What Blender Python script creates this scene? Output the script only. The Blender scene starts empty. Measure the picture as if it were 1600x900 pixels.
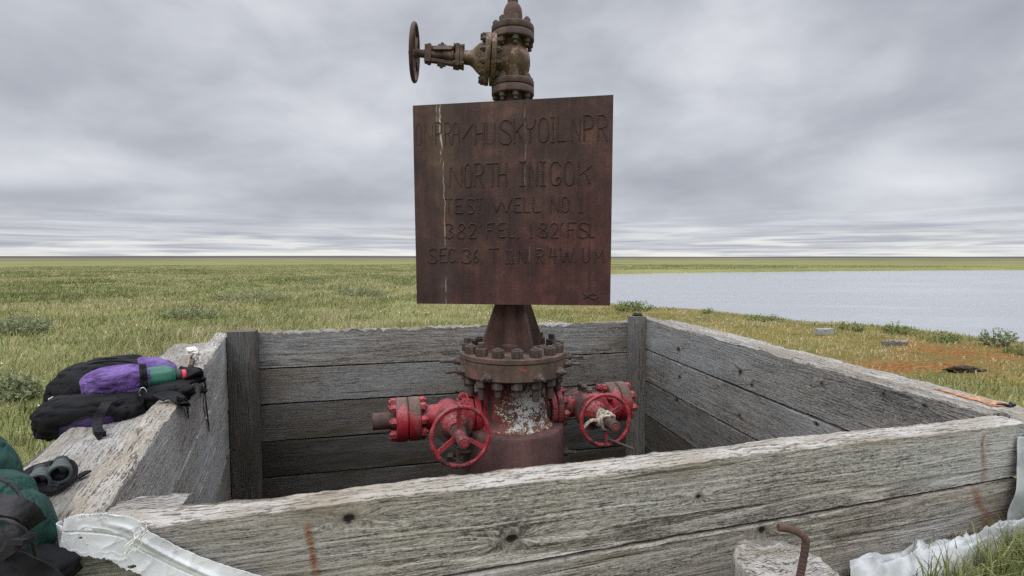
import bpy, math, random
import numpy as np
from mathutils import Vector, Matrix, Quaternion

# ------------------------------------------------------------------ camera, sky, sun, exposure
scene = bpy.context.scene
COL = scene.collection
CAM_Z, F_PX, PITCH = 1.25, 800.0, math.radians(3.43)
cam_d = bpy.data.cameras.new('camera')
cam_d.sensor_width = 36.0
cam_d.lens = 36.0 * F_PX / 1600.0
cam_d.clip_start, cam_d.clip_end = 0.05, 60000.0
cam = bpy.data.objects.new('camera', cam_d)
COL.objects.link(cam)
cam.location = (0, 0, CAM_Z)
cam.rotation_euler = (math.pi / 2 - PITCH, 0, 0)
scene.camera = cam

scene.view_settings.view_transform = 'Standard'
scene.view_settings.look = 'None'
scene.view_settings.gamma = 1.0
scene.view_settings.use_curve_mapping = False
scene.view_settings.exposure = 0.0
try:
    scene.cycles.use_denoising = False
    scene.cycles.denoiser = 'OPENIMAGEDENOISE'
except Exception:
    pass
scene.cycles.use_adaptive_sampling = True
scene.cycles.adaptive_threshold = 0.006
scene.cycles.max_bounces = 8

SUN_EL, SUN_AZ = math.radians(52), math.radians(205)      # azimuth clockwise from +Y: behind the camera, to the left
sun_d = bpy.data.lights.new('sun', 'SUN')
sun_d.energy = 1.5
sun_d.angle = math.radians(40)
sun_d.color = (1.0, 0.97, 0.92)
sun = bpy.data.objects.new('sun', sun_d)
COL.objects.link(sun)
sd = Vector((math.sin(SUN_AZ) * math.cos(SUN_EL), math.cos(SUN_AZ) * math.cos(SUN_EL), math.sin(SUN_EL)))
sun.rotation_euler = sd.to_track_quat('Z', 'Y').to_euler()
sun.location = sd * 30


# ------------------------------------------------------------------ node helpers
class NT:
    def __init__(self, nt):
        self.nt = nt

    def n(self, typ, ins=None, **props):
        nd = self.nt.nodes.new(typ)
        for k, v in props.items():
            setattr(nd, k, v)
        for k, v in (ins or {}).items():
            self.set(nd.inputs[k], v)
        return nd

    def set(self, sock, v):
        if v is None:
            return
        if isinstance(v, bpy.types.NodeSocket):
            self.nt.links.new(v, sock)
        elif isinstance(v, (tuple, list)):
            v = tuple(v)
            if sock.type == 'RGBA' and len(v) == 3:
                v = v + (1.0,)
            sock.default_value = v
        else:
            sock.default_value = v

    def m(self, op, a, b=None, c=None, clamp=False):
        nd = self.n('ShaderNodeMath', operation=op, use_clamp=clamp)
        for i, x in enumerate((a, b, c)):
            self.set(nd.inputs[i], x)
        return nd.outputs[0]

    def vm(self, op, a, b=None):
        nd = self.n('ShaderNodeVectorMath', operation=op)
        self.set(nd.inputs[0], a)
        if b is not None:
            self.set(nd.inputs[1], b)
        return nd.outputs['Value'] if op in ('LENGTH', 'DOT_PRODUCT', 'DISTANCE') else nd.outputs[0]

    def noise(self, vec=None, scale=1.0, detail=2.0, rough=0.5, dist=0.0, dim='3D', w=None):
        nd = self.n('ShaderNodeTexNoise', noise_dimensions=dim)
        if vec is not None and dim != '1D':
            self.set(nd.inputs['Vector'], vec)
        if w is not None:
            self.set(nd.inputs['W'], w)
        self.set(nd.inputs['Scale'], scale)
        self.set(nd.inputs['Detail'], detail)
        self.set(nd.inputs['Roughness'], rough)
        self.set(nd.inputs['Distortion'], dist)
        return nd.outputs[0]

    def mix(self, fac, a, b, blend='MIX'):
        nd = self.n('ShaderNodeMix', data_type='RGBA', blend_type=blend)
        self.set(nd.inputs[0], fac)
        self.set(nd.inputs[6], a)
        self.set(nd.inputs[7], b)
        return nd.outputs[2]

    def ss(self, x, lo, hi, a=0.0, b=1.0):
        nd = self.n('ShaderNodeMapRange', interpolation_type='SMOOTHSTEP')
        for k, v in zip((0, 1, 2, 3, 4), (x, lo, hi, a, b)):
            self.set(nd.inputs[k], v)
        return nd.outputs[0]

    def lin(self, x, lo, hi, a=0.0, b=1.0):
        nd = self.n('ShaderNodeMapRange')
        for k, v in zip((0, 1, 2, 3, 4), (x, lo, hi, a, b)):
            self.set(nd.inputs[k], v)
        return nd.outputs[0]

    def ramp(self, fac, stops):
        nd = self.n('ShaderNodeValToRGB')
        cr = nd.color_ramp
        while len(cr.elements) < len(stops):
            cr.elements.new(0.5)
        for e, (p, c) in zip(cr.elements, stops):
            e.position = p
            e.color = tuple(c) + (1.0,)
        self.set(nd.inputs[0], fac)
        return nd.outputs[0]

    def attr(self, name, out='Vector'):
        return self.n('ShaderNodeAttribute', attribute_name=name).outputs[out]

    def sep(self, v):
        return self.n('ShaderNodeSeparateXYZ', {0: v}).outputs

    def comb(self, x, y, z):
        return self.n('ShaderNodeCombineXYZ', {0: x, 1: y, 2: z}).outputs[0]


def material(name):
    mt = bpy.data.materials.new(name)
    mt.use_nodes = True
    t = NT(mt.node_tree)
    b = mt.node_tree.nodes['Principled BSDF']
    return mt, t, b


def setb(t, b, color=None, rough=None, metal=None, bump=None, bump_s=0.5, bump_d=0.01, spec=None):
    if color is not None:
        t.set(b.inputs['Base Color'], color)
    if rough is not None:
        t.set(b.inputs['Roughness'], rough)
    if metal is not None:
        t.set(b.inputs['Metallic'], metal)
    if spec is not None:
        t.set(b.inputs['Specular IOR Level'], spec)
    if bump is not None:
        bn = t.n('ShaderNodeBump', {'Height': bump, 'Strength': bump_s, 'Distance': bump_d})
        t.nt.links.new(bn.outputs[0], b.inputs['Normal'])


# ------------------------------------------------------------------ the overcast sky
world = bpy.data.worlds.new('World')
scene.world = world
world.use_nodes = True
W = NT(world.node_tree)
world.node_tree.nodes.clear()
sky = W.n('ShaderNodeTexSky', sky_type='NISHITA')
sky.sun_disc = False
sky.sun_elevation = SUN_EL
sky.sun_rotation = SUN_AZ
d = W.vm('NORMALIZE', W.n('ShaderNodeTexCoord').outputs['Generated'])
dx, dy, dz = W.sep(d)
zz = W.m('ADD', W.m('MAXIMUM', dz, 0.0), 0.13)
az = W.m('ARCTAN2', dx, dy)
p3 = W.comb(az, W.m('MULTIPLY', W.m('POWER', W.m('MAXIMUM', dz, 0.0), 0.72), 2.1), W.m('MULTIPLY', dy, 0.3))
c1 = W.noise(W.vm('MULTIPLY', p3, (3.5, 3.3, 0.4)), 1.0, 4, 0.5, 0.35)
c2 = W.noise(W.vm('ADD', W.vm('MULTIPLY', p3, (1.7, 2.2, 0.4)), (7.3, 2.1, 4.0)), 1.0, 2, 0.5, 0.2)
c3 = W.noise(W.vm('ADD', W.vm('MULTIPLY', p3, (9.5, 8.5, 0.4)), (1.3, 9.1, 0)), 1.0, 4, 0.55, 0.3)
cl = W.m('ADD', W.m('ADD', W.m('MULTIPLY', c1, 0.44), W.m('MULTIPLY', c2, 0.44)), W.m('MULTIPLY', c3, 0.12))
# the far rows of cloud close up into bands
rows = W.noise(W.comb(W.m('MULTIPLY', W.m('ARCTAN2', dx, dy), 5.5), W.m('DIVIDE', 1.0, W.m('ADD', W.m('MAXIMUM', dz, 0.0), 0.045)), 3.0), 1.0, 4, 0.55, 0.4)
cl = W.mix(W.ss(dz, 0.015, 0.11, 0.75, 0.0), cl, rows)
cloud = W.ramp(cl, [(0.34, (3.85, 4.05, 4.55)), (0.44, (4.75, 4.95, 5.48)), (0.53, (5.95, 6.15, 6.68)), (0.65, (7.6, 7.8, 8.2))])
# brighter bands of clear air low over the horizon
bandn = W.noise(W.comb(W.m('MULTIPLY', W.m('ARCTAN2', dx, dy), 5.0), W.m('MULTIPLY', dz, 62.0), 0.0), 1.0, 4, 0.55, 0.3)
low = W.ss(dz, 0.0, 0.075, 1.0, 0.0)
vlow = W.ss(dz, 0.004, 0.020, 1.0, 0.0)
bright = W.m('MULTIPLY', low, W.ss(bandn, 0.49, 0.64))
bright = W.m('MAXIMUM', bright, W.m('MULTIPLY', vlow, W.ss(bandn, 0.36, 0.58)))
cloud = W.mix(bright, cloud, (9.0, 9.0, 8.6))
# a thicker, darker deck from the middle distance and a thin bright one overhead
up = W.ss(dz, 0.44, 0.85, 1.0, 4.6)
cloud = W.mix(1.0, cloud, W.comb(up, up, up), 'MULTIPLY')
colr = W.mix(0.96, sky.outputs[0], cloud)
bg = W.n('ShaderNodeBackground', {'Color': colr, 'Strength': 0.1})
wo = W.n('ShaderNodeOutputWorld')
world.node_tree.links.new(bg.outputs[0], wo.inputs[0])

# ------------------------------------------------------------------ geometry helpers
RNG = np.random.default_rng(7)
cp, sp = math.cos(PITCH), math.sin(PITCH)


def ray(px, py):
    a, b = (px - 800.0) / F_PX, (450.0 - py) / F_PX
    return np.array((a, cp + b * sp, -sp + b * cp))


def PZ(px, py, z):            # where the line of sight through a photo pixel meets height z
    r = ray(px, py)
    return np.array((0, 0, CAM_Z)) + r * ((z - CAM_Z) / r[2])


def PY(px, py, y):            # ... or the vertical plane at distance y
    r = ray(px, py)
    return np.array((0, 0, CAM_Z)) + r * (y / r[1])


def PP(px, py, o, n):         # ... or any plane
    r = ray(px, py)
    c = np.array((0, 0, CAM_Z))
    return c + r * (np.dot(np.asarray(o) - c, n) / np.dot(r, n))


def unit(v):
    v = np.asarray(v, float)
    return v / np.linalg.norm(v)


def _h(ix, iy, iz, seed):
    n = (ix * 374761393 + iy * 668265263 + iz * 2147483647 + seed * 1274126177) & 0xFFFFFFFF
    n = ((n ^ (n >> 13)) * 1274126177) & 0xFFFFFFFF
    n = (n ^ (n >> 16)) & 0xFFFFFFFF
    return n / 4294967295.0


def vnoise(p, seed=0):
    p = np.asarray(p, float)
    i = np.floor(p).astype(np.int64)
    f = p - i
    f = f * f * (3 - 2 * f)
    r = 0
    for a in (0, 1):
        for b in (0, 1):
            for c in (0, 1):
                w = (f[..., 0] if a else 1 - f[..., 0]) * (f[..., 1] if b else 1 - f[..., 1]) * (f[..., 2] if c else 1 - f[..., 2])
                r = r + w * _h(i[..., 0] + a, i[..., 1] + b, i[..., 2] + c, seed)
    return r * 2 - 1


def fbm(p, seed=0, oct=4, gain=0.5):
    p = np.asarray(p, float)
    r, a = 0, 1.0
    for o in range(oct):
        r = r + a * vnoise(p * (2.03 ** o) + 17.1 * o, seed + o)
        a *= gain
    return r


def sstep(x, a, b):
    t = np.clip((np.asarray(x, float) - a) / (b - a), 0, 1)
    return t * t * (3 - 2 * t)


def frame(o, z, x=None):
    """4x4 with its Z along z"""
    z = unit(z)
    if x is None:
        x = (1, 0, 0) if abs(z[0]) < 0.9 else (0, 1, 0)
    y = unit(np.cross(z, x))
    x = np.cross(y, z)
    m = np.eye(4)
    m[:3, 0], m[:3, 1], m[:3, 2], m[:3, 3] = x, y, z, o
    return m


class MB:
    """collects shapes for ONE mesh"""
    def __init__(self):
        self.v, self.f, self.n = [], [], 0
        self.attrs = {}

    def add(self, v, f, M=None):
        v = np.asarray(v, float)
        if M is not None:
            v = v @ M[:3, :3].T + M[:3, 3]
        self.v.append(v)
        k = self.n
        self.f += [tuple(i + k for i in q) for q in f]
        self.n += len(v)
        return self

    def lathe(self, prof, M=None, seg=40, caps=True):
        pr = np.asarray(prof, float)
        a = np.linspace(0, 2 * np.pi, seg, endpoint=False)
        v = np.stack([np.outer(pr[:, 0], np.cos(a)), np.outer(pr[:, 0], np.sin(a)), np.repeat(pr[:, 1:2], seg, 1)], -1).reshape(-1, 3)
        f = []
        for i in range(len(pr) - 1):
            for j in range(seg):
                k = (j + 1) % seg
                f.append((i * seg + j, i * seg + k, (i + 1) * seg + k, (i + 1) * seg + j))
        if caps:
            f.append(tuple(range(seg - 1, -1, -1)))
            f.append(tuple((len(pr) - 1) * seg + j for j in range(seg)))
        return self.add(v, f, M)

    def cyl(self, p0, p1, r0, r1=None, seg=24, ch=0.0):
        r1 = r0 if r1 is None else r1
        p0, p1 = np.asarray(p0, float), np.asarray(p1, float)
        L = np.linalg.norm(p1 - p0)
        pr = [(r0 - ch, 0), (r0, ch), (r1, L - ch), (r1 - ch, L)] if ch else [(r0, 0), (r1, L)]
        return self.lathe(pr, frame(p0, p1 - p0), seg)

    def box(self, s, M=None):
        x, y, z = np.asarray(s) / 2.0
        v = [(-x, -y, -z), (x, -y, -z), (x, y, -z), (-x, y, -z), (-x, -y, z), (x, -y, z), (x, y, z), (-x, y, z)]
        f = [(3, 2, 1, 0), (4, 5, 6, 7), (0, 1, 5, 4), (1, 2, 6, 5), (2, 3, 7, 6), (3, 0, 4, 7)]
        return self.add(v, f, M)

    def plate(self, pts, th, M=None):
        n = len(pts)
        v = [(x, y, -th / 2) for x, y in pts] + [(x, y, th / 2) for x, y in pts]
        f = [tuple(range(n - 1, -1, -1)), tuple(range(n, 2 * n))]
        f += [(i, (i + 1) % n, n + (i + 1) % n, n + i) for i in range(n)]
        return self.add(v, f, M)

    def tube(self, pts, r, seg=10, closed=False, flat=None, up=None):
        """round tube or (flat=thickness) a ribbon of half-width r"""
        P = np.asarray(pts, float)
        n = len(P)
        r = np.broadcast_to(np.asarray(r, float), (n,))
        T = np.roll(P, -1, 0) - np.roll(P, 1, 0) if closed else np.gradient(P, axis=0)
        T = T / np.maximum(np.linalg.norm(T, axis=1, keepdims=True), 1e-9)
        x = np.asarray(up, float) if up is not None else (np.array((0, 0, 1.0)) if abs(T[0][2]) < 0.9 else np.array((1.0, 0, 0)))
        v, a = [], np.linspace(0, 2 * np.pi, seg, endpoint=False)
        for i in range(n):
            if up is not None and i:
                x = np.asarray(up, float)
            x = x - T[i] * np.dot(x, T[i])
            x = x / max(np.linalg.norm(x), 1e-9)
            y = np.cross(T[i], x)
            if flat:
                sec = [(-flat / 2, -r[i]), (flat / 2, -r[i]), (flat / 2, r[i]), (-flat / 2, r[i])]
                v += [P[i] + x * s + y * t for s, t in sec]
            else:
                v += [P[i] + (x * math.cos(t) + y * math.sin(t)) * r[i] for t in a]
        sg = 4 if flat else seg
        f = []
        for i in range(n if closed else n - 1):
            k = (i + 1) % n
            for j in range(sg):
                l = (j + 1) % sg
                f.append((i * sg + j, i * sg + l, k * sg + l, k * sg + j))
        if not closed:
            f.append(tuple(range(sg - 1, -1, -1)))
            f.append(tuple((n - 1) * sg + j for j in range(sg)))
        return self.add(v, f)

    def grid(self, A):
        """A: (m, n, 3) array of points"""
        A = np.asarray(A, float)
        m, n = A.shape[:2]
        f = [(i * n + j, i * n + j + 1, (i + 1) * n + j + 1, (i + 1) * n + j) for i in range(m - 1) for j in range(n - 1)]
        return self.add(A.reshape(-1, 3), f)

    def blob(self, c, rad, R=None, e=0.8, amp=0.06, fr=3.0, seed=0, nu=56, nv=36, flat_z=None):
        """lumpy soft-goods volume: superellipsoid with creases"""
        th = np.linspace(0, 2 * np.pi, nu, endpoint=False)
        ph = np.linspace(-np.pi / 2, np.pi / 2, nv)
        T, Ph = np.meshgrid(th, ph)
        pw = lambda x, k: np.sign(x) * np.abs(x) ** k
        x, y, z = pw(np.cos(Ph), e) * pw(np.cos(T), e), pw(np.cos(Ph), e) * pw(np.sin(T), e), pw(np.sin(Ph), e)
        d = np.stack([x, y, z], -1)
        k = 1 + amp * fbm(d * fr + seed * 3.7, seed, 2, 0.35) - amp * 0.9 * np.exp(-np.abs(fbm(d * fr * np.array((0.7, 1.6, 1.6)) + 9 + seed, seed + 5, 2, 0.4)) * 9)
        v = d * k[..., None] * np.asarray(rad)
        v = v.reshape(-1, 3)
        if R is not None:
            v = v @ np.asarray(R).T
        v = v + np.asarray(c)
        if flat_z is not None:
            v[:, 2] = np.maximum(v[:, 2], flat_z)
        f = [(i * nu + j, i * nu + (j + 1) % nu, (i + 1) * nu + (j + 1) % nu, (i + 1) * nu + j) for i in range(nv - 1) for j in range(nu)]
        return self.add(v, f)

    def mesh(self, name, mat, org=(0, 0, 0), smooth=35, attrs=None, uv=None):
        me = bpy.data.meshes.new(name)
        V = np.concatenate(self.v) - np.asarray(org)
        me.from_pydata(V.tolist(), [], self.f)
        for k, arr in (attrs or {}).items():
            arr = np.asarray(arr, np.float32)
            if arr.ndim == 1:
                a = me.attributes.new(k, 'FLOAT', 'POINT')
                a.data.foreach_set('value', arr)
            else:
                a = me.attributes.new(k, 'FLOAT_VECTOR', 'POINT')
                a.data.foreach_set('vector', arr.ravel())
        if mat:
            me.materials.append(mat)
        me.validate()
        if smooth:
            me.shade_smooth()
            if smooth < 180:
                me.set_sharp_from_angle(angle=math.radians(smooth))
        me.update()
        return me


WORG = {}


def link(name, data, parent=None, loc=(0, 0, 0), rot=None):
    o = bpy.data.objects.new(name, data)
    COL.objects.link(o)
    loc = np.asarray(loc, float)
    WORG[o] = loc
    if parent is not None:
        o.parent = parent
        loc = loc - WORG[parent]
    o.location = loc
    if rot is not None:
        o.rotation_euler = Matrix(np.asarray(rot)[:3, :3].tolist()).to_euler()
    return o


def tag(o, label=None, cat=None, group=None, kind=None):
    for k, v in (('label', label), ('category', cat), ('group', group), ('kind', kind)):
        if v:
            o[k] = v
    return o


def thing(name, loc, label, cat, group=None):
    return tag(link(name, None, None, loc), label, cat, group)


def part(name, mb, mat, parent=None, org=None, smooth=35, attrs=None, bevel=0.0, mod=None):
    """links the collected shapes as one mesh object; its origin is the parent's unless given"""
    if org is None:
        org = WORG[parent] if parent is not None else np.concatenate(mb.v).mean(0) * (1, 1, 0) + (0, 0, np.concatenate(mb.v)[:, 2].min())
    o = link(name, mb.mesh(name, mat, org, smooth, attrs), parent, org)
    if bevel:
        b = o.modifiers.new('bevel', 'BEVEL')
        b.width, b.segments, b.limit_method = bevel, 2, 'ANGLE'
    return o

# ------------------------------------------------------------------ materials
def mat_wood():
    mt, t, b = material('weathered_wood')
    g = t.attr('gr')
    tn = t.sep(t.attr('tn'))          # brightness, brown stain, rust stain
    ex = t.attr('ex', 'Fac')          # bleached, worn edge
    kn = t.attr('kn', 'Fac')          # knot
    warp = t.noise(t.vm('MULTIPLY', g, (1.3, 9, 9)), 1.0, 3, 0.5)
    s = t.sep(g)
    r = t.m('SQRT', t.m('ADD', t.m('MULTIPLY', s[1], s[1]), t.m('MULTIPLY', s[2], s[2])))
    r = t.m('ADD', r, t.m('MULTIPLY', warp, 0.045))
    ring = t.noise(dim='1D', w=t.m('ADD', t.m('MULTIPLY', r, 235.0), t.m('MULTIPLY', t.m('FLOOR', t.m('MULTIPLY', s[0], 0.1)), 37.0)), scale=1.0, detail=3, rough=0.55)
    fib = t.noise(t.vm('MULTIPLY', g, (9, 170, 170)), 1.0, 4, 0.6, 0.2)
    fleck = t.noise(t.vm('MULTIPLY', g, (42, 150, 150)), 1.0, 3, 0.6, 0.6)
    blot = t.noise(t.vm('MULTIPLY', g, (2.6, 8, 8)), 1.0, 5, 0.6)
    patch = t.noise(t.vm('MULTIPLY', g, (0.9, 2.2, 2.2)), 1.0, 3, 0.5)
    fine = t.noise(t.vm('MULTIPLY', g, (110, 260, 260)), 1.0, 2, 0.6)
    v = t.m('ADD', t.m('ADD', t.m('MULTIPLY', ring, 0.20), t.m('MULTIPLY', fib, 0.20)), t.m('ADD', t.m('MULTIPLY', blot, 0.14), t.m('MULTIPLY', t.m('ADD', t.m('MULTIPLY', fleck, 0.6), t.m('MULTIPLY', fine, 0.4)), 0.46)))
    v = t.m('ADD', v, t.m('MULTIPLY', t.m('SUBTRACT', patch, 0.5), 0.16))
    v = t.m('ADD', t.m('MULTIPLY', t.m('SUBTRACT', v, 0.5), 1.25), 0.5)
    c = t.ramp(v, [(0.385, (0.055, 0.049, 0.044)), (0.44, (0.155, 0.145, 0.132)), (0.50, (0.290, 0.272, 0.246)), (0.555, (0.42, 0.400, 0.367)), (0.63, (0.56, 0.535, 0.495))])
    c = t.mix(t.m('MULTIPLY', t.ss(patch, 0.42, 0.62), 0.45), c, t.mix(1.0, c, (0.80, 0.92, 1.06), 'MULTIPLY'))
    crack = t.ss(t.noise(t.vm('MULTIPLY', g, (5, 120, 120)), 1.0, 3, 0.55, 0.3), 0.36, 0.30)
    check = t.ss(t.noise(t.vm('ADD', t.vm('MULTIPLY', g, (1.1, 62, 62)), (3.3, 0, 0)), 1.0, 2, 0.5, 0.15), 0.285, 0.255)
    crack = t.m('MAXIMUM', crack, check)
    c = t.mix(t.m('MULTIPLY', crack, 0.8), c, (0.016, 0.013, 0.011))
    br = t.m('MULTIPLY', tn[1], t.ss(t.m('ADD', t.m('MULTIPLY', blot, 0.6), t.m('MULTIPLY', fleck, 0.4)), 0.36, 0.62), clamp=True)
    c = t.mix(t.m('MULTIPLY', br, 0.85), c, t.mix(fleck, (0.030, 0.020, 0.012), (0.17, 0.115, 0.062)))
    # bleached fibres and lichen on the exposed edges
    lich = t.noise(t.vm('MULTIPLY', g, (52, 170, 170)), 1.0, 3, 0.6, 0.4)
    fm = t.m('ADD', t.m('MULTIPLY', fib, 0.55), t.m('MULTIPLY', lich, 0.45))
    e1 = t.m('MULTIPLY', ex, t.ss(fm, 0.43, 0.55))
    c = t.mix(e1, c, t.mix(t.ss(blot, 0.4, 0.6), (0.36, 0.345, 0.32), (0.225, 0.195, 0.15)))
    e2 = t.m('MULTIPLY', ex, t.ss(fm, 0.49, 0.43))
    c = t.mix(t.m('MULTIPLY', e2, 0.85), c, t.mix(fib, (0.035, 0.027, 0.02), (0.13, 0.10, 0.072)))
    ru = t.m('MULTIPLY', tn[2], t.ss(t.m('ADD', t.m('MULTIPLY', fleck, 0.6), t.m('MULTIPLY', fib, 0.4)), 0.36, 0.58), clamp=True)
    c = t.mix(ru, c, (0.15, 0.055, 0.022))
    kr_ = t.m('ADD', t.m('MULTIPLY', t.m('SINE', t.m('ADD', t.m('MULTIPLY', kn, 24.0), t.m('MULTIPLY', blot, 7.0))), 0.5), 0.5)
    c = t.mix(t.m('MULTIPLY', t.ss(t.m('ADD', kn, t.m('MULTIPLY', t.m('SUBTRACT', fleck, 0.5), 0.8)), 0.10, 0.6), 0.7), c, t.mix(kr_, (0.075, 0.060, 0.048), (0.16, 0.14, 0.12)))
    c = t.mix(t.ss(t.m('ADD', kn, t.m('MULTIPLY', t.m('SUBTRACT', fib, 0.5), 1.0)), 0.60, 0.80), c, (0.016, 0.012, 0.010))
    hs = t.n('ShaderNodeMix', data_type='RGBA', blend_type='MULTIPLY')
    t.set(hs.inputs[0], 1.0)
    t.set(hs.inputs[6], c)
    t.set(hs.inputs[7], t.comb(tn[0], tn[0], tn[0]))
    h = t.m('ADD', t.m('ADD', t.m('MULTIPLY', ring, 0.5), t.m('MULTIPLY', fib, 0.8)), t.m('ADD', t.m('MULTIPLY', fleck, 0.7), t.m('MULTIPLY', fine, 0.35)))
    h = t.m('SUBTRACT', h, t.m('MULTIPLY', crack, 1.2))
    setb(t, b, hs.outputs[2], 0.92, bump=h, bump_s=0.55, bump_d=0.006, spec=0.2)
    return mt


def mat_rust(name='rusted_steel', cols=((0.030, 0.020, 0.017), (0.075, 0.042, 0.033), (0.13, 0.075, 0.05)), paint=None, amount=0.5, scale=9.0, extra=None, rough=0.78):
    """rusted steel; paint = colour of what is left of a coat, amount = share of it left"""
    mt, t, b = material(name)
    co = t.n('ShaderNodeTexCoord').outputs['Object']
    n1 = t.noise(co, scale, 6, 0.6, 0.3)
    n2 = t.noise(co, scale * 6, 4, 0.65)
    n3 = t.noise(t.vm('MULTIPLY', co, (18, 18, 2.2)), 1.0, 4, 0.55)
    v = t.m('ADD', t.m('ADD', t.m('MULTIPLY', n1, 0.45), t.m('MULTIPLY', n2, 0.3)), t.m('MULTIPLY', n3, 0.25))
    c = t.ramp(v, [(0.36, cols[0]), (0.5, cols[1]), (0.64, cols[2])])
    h = n2
    if paint is not None:
        k = t.m('ADD', t.m('MULTIPLY', n1, 0.55), t.m('MULTIPLY', n2, 0.45))
        if extra:
            k = t.m('ADD', k, extra(t, co))
        th = 0.5 - (amount - 0.5) * 0.34
        msk = t.ss(k, th - 0.018, th + 0.018)
        rim = t.m('MULTIPLY', msk, t.ss(k, th + 0.07, th + 0.02))
        pc = t.mix(t.ss(n1, 0.4, 0.7), paint, t.mix(0.13, paint, (0.42, 0.17, 0.17)))
        pc = t.mix(t.m('MULTIPLY', rim, 0.5), pc, t.mix(0.3, paint, (0.5, 0.33, 0.32)))
        pc = t.mix(t.m('MULTIPLY', t.ss(n3, 0.5, 0.66), 0.45), pc, cols[1])
        c = t.mix(msk, c, pc)
        h = t.m('ADD', t.m('MULTIPLY', n2, 0.5), t.m('MULTIPLY', msk, 0.5))
        rough = t.lin(msk, 0, 1, 0.85, 0.42)
    setb(t, b, c, rough, bump=h, bump_s=0.5, bump_d=0.004, spec=0.4)
    return mt


def mat_casing():
    """red coat mottled with bare white primer and rust blooms"""
    mt, t, b = material('mottled_casing_paint')
    co = t.n('ShaderNodeTexCoord').outputs['Object']
    x, y, z = t.sep(co)
    n1 = t.noise(co, 6, 5, 0.6, 0.3)
    n2 = t.noise(co, 95, 4, 0.7, 0.5)
    n3 = t.noise(co, 32, 4, 0.6)
    drip = t.noise(t.vm('MULTIPLY', co, (30, 30, 3)), 1.0, 4, 0.55)
    rust = t.ramp(t.m('ADD', t.m('MULTIPLY', n2, 0.5), t.m('MULTIPLY', n3, 0.5)), [(0.36, (0.028, 0.014, 0.011)), (0.5, (0.085, 0.034, 0.02)), (0.62, (0.17, 0.085, 0.035))])
    red = t.mix(t.ss(n3, 0.4, 0.62), (0.14, 0.009, 0.015), (0.28, 0.030, 0.042))
    white = t.mix(t.ss(n1, 0.4, 0.65), (0.40, 0.42, 0.41), (0.50, 0.46, 0.40))
    # the scoured patch faces the open side of the pit
    q = t.m('ADD', t.m('POWER', t.m('DIVIDE', t.m('SUBTRACT', x, 0.085), 0.155), 2.0), t.m('POWER', t.m('DIVIDE', t.m('SUBTRACT', z, 1.13), 0.165), 2.0))
    zone = t.m('MULTIPLY', t.ss(t.m('ADD', q, t.m('MULTIPLY', t.m('SUBTRACT', n1, 0.5), 2.4)), 1.25, 0.55), t.ss(y, 0.0, -0.08))
    msk = t.ss(t.m('ADD', t.m('ADD', t.m('MULTIPLY', n2, 0.5), t.m('MULTIPLY', n3, 0.4)), t.m('MULTIPLY', t.m('SUBTRACT', z, 1.0), 0.22)), 0.465, 0.50)
    rust = t.mix(t.m('MULTIPLY', t.ss(z, 1.16, 1.02), n1), rust, (0.17, 0.105, 0.04))
    patch = t.mix(msk, rust, white)
    rmask = t.ss(t.m('ADD', t.m('MULTIPLY', n1, 0.5), t.m('MULTIPLY', drip, 0.5)), 0.44, 0.48)
    rmask = t.m('MULTIPLY', rmask, t.ss(t.m('ADD', x, t.m('MULTIPLY', n1, 0.1)), -0.12, -0.10, 1.0, 0.75))
    dark = t.mix(n3, (0.035, 0.02, 0.018), (0.09, 0.042, 0.034))
    base = t.mix(t.m('MULTIPLY', rmask, t.ss(n2, 0.40, 0.46)), dark, red)
    nn = t.m('ADD', t.m('ADD', t.m('MULTIPLY', n2, 0.42), t.m('MULTIPLY', n3, 0.33)), t.m('MULTIPLY', n1, 0.25))
    nn = t.m('SUBTRACT', nn, t.m('MULTIPLY', t.m('SUBTRACT', q, 0.55), 0.075))
    side_ = t.ss(y, 0.02, -0.06)
    c = t.mix(t.m('MULTIPLY', t.ss(nn, 0.462, 0.477), side_), base, rust)
    c = t.mix(t.m('MULTIPLY', t.ss(nn, 0.508, 0.528), side_), c, white)
    setb(t, b, c, 0.6, bump=t.m('ADD', n2, t.m('MULTIPLY', msk, 0.3)), bump_s=0.45, bump_d=0.004, spec=0.4)
    return mt


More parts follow.
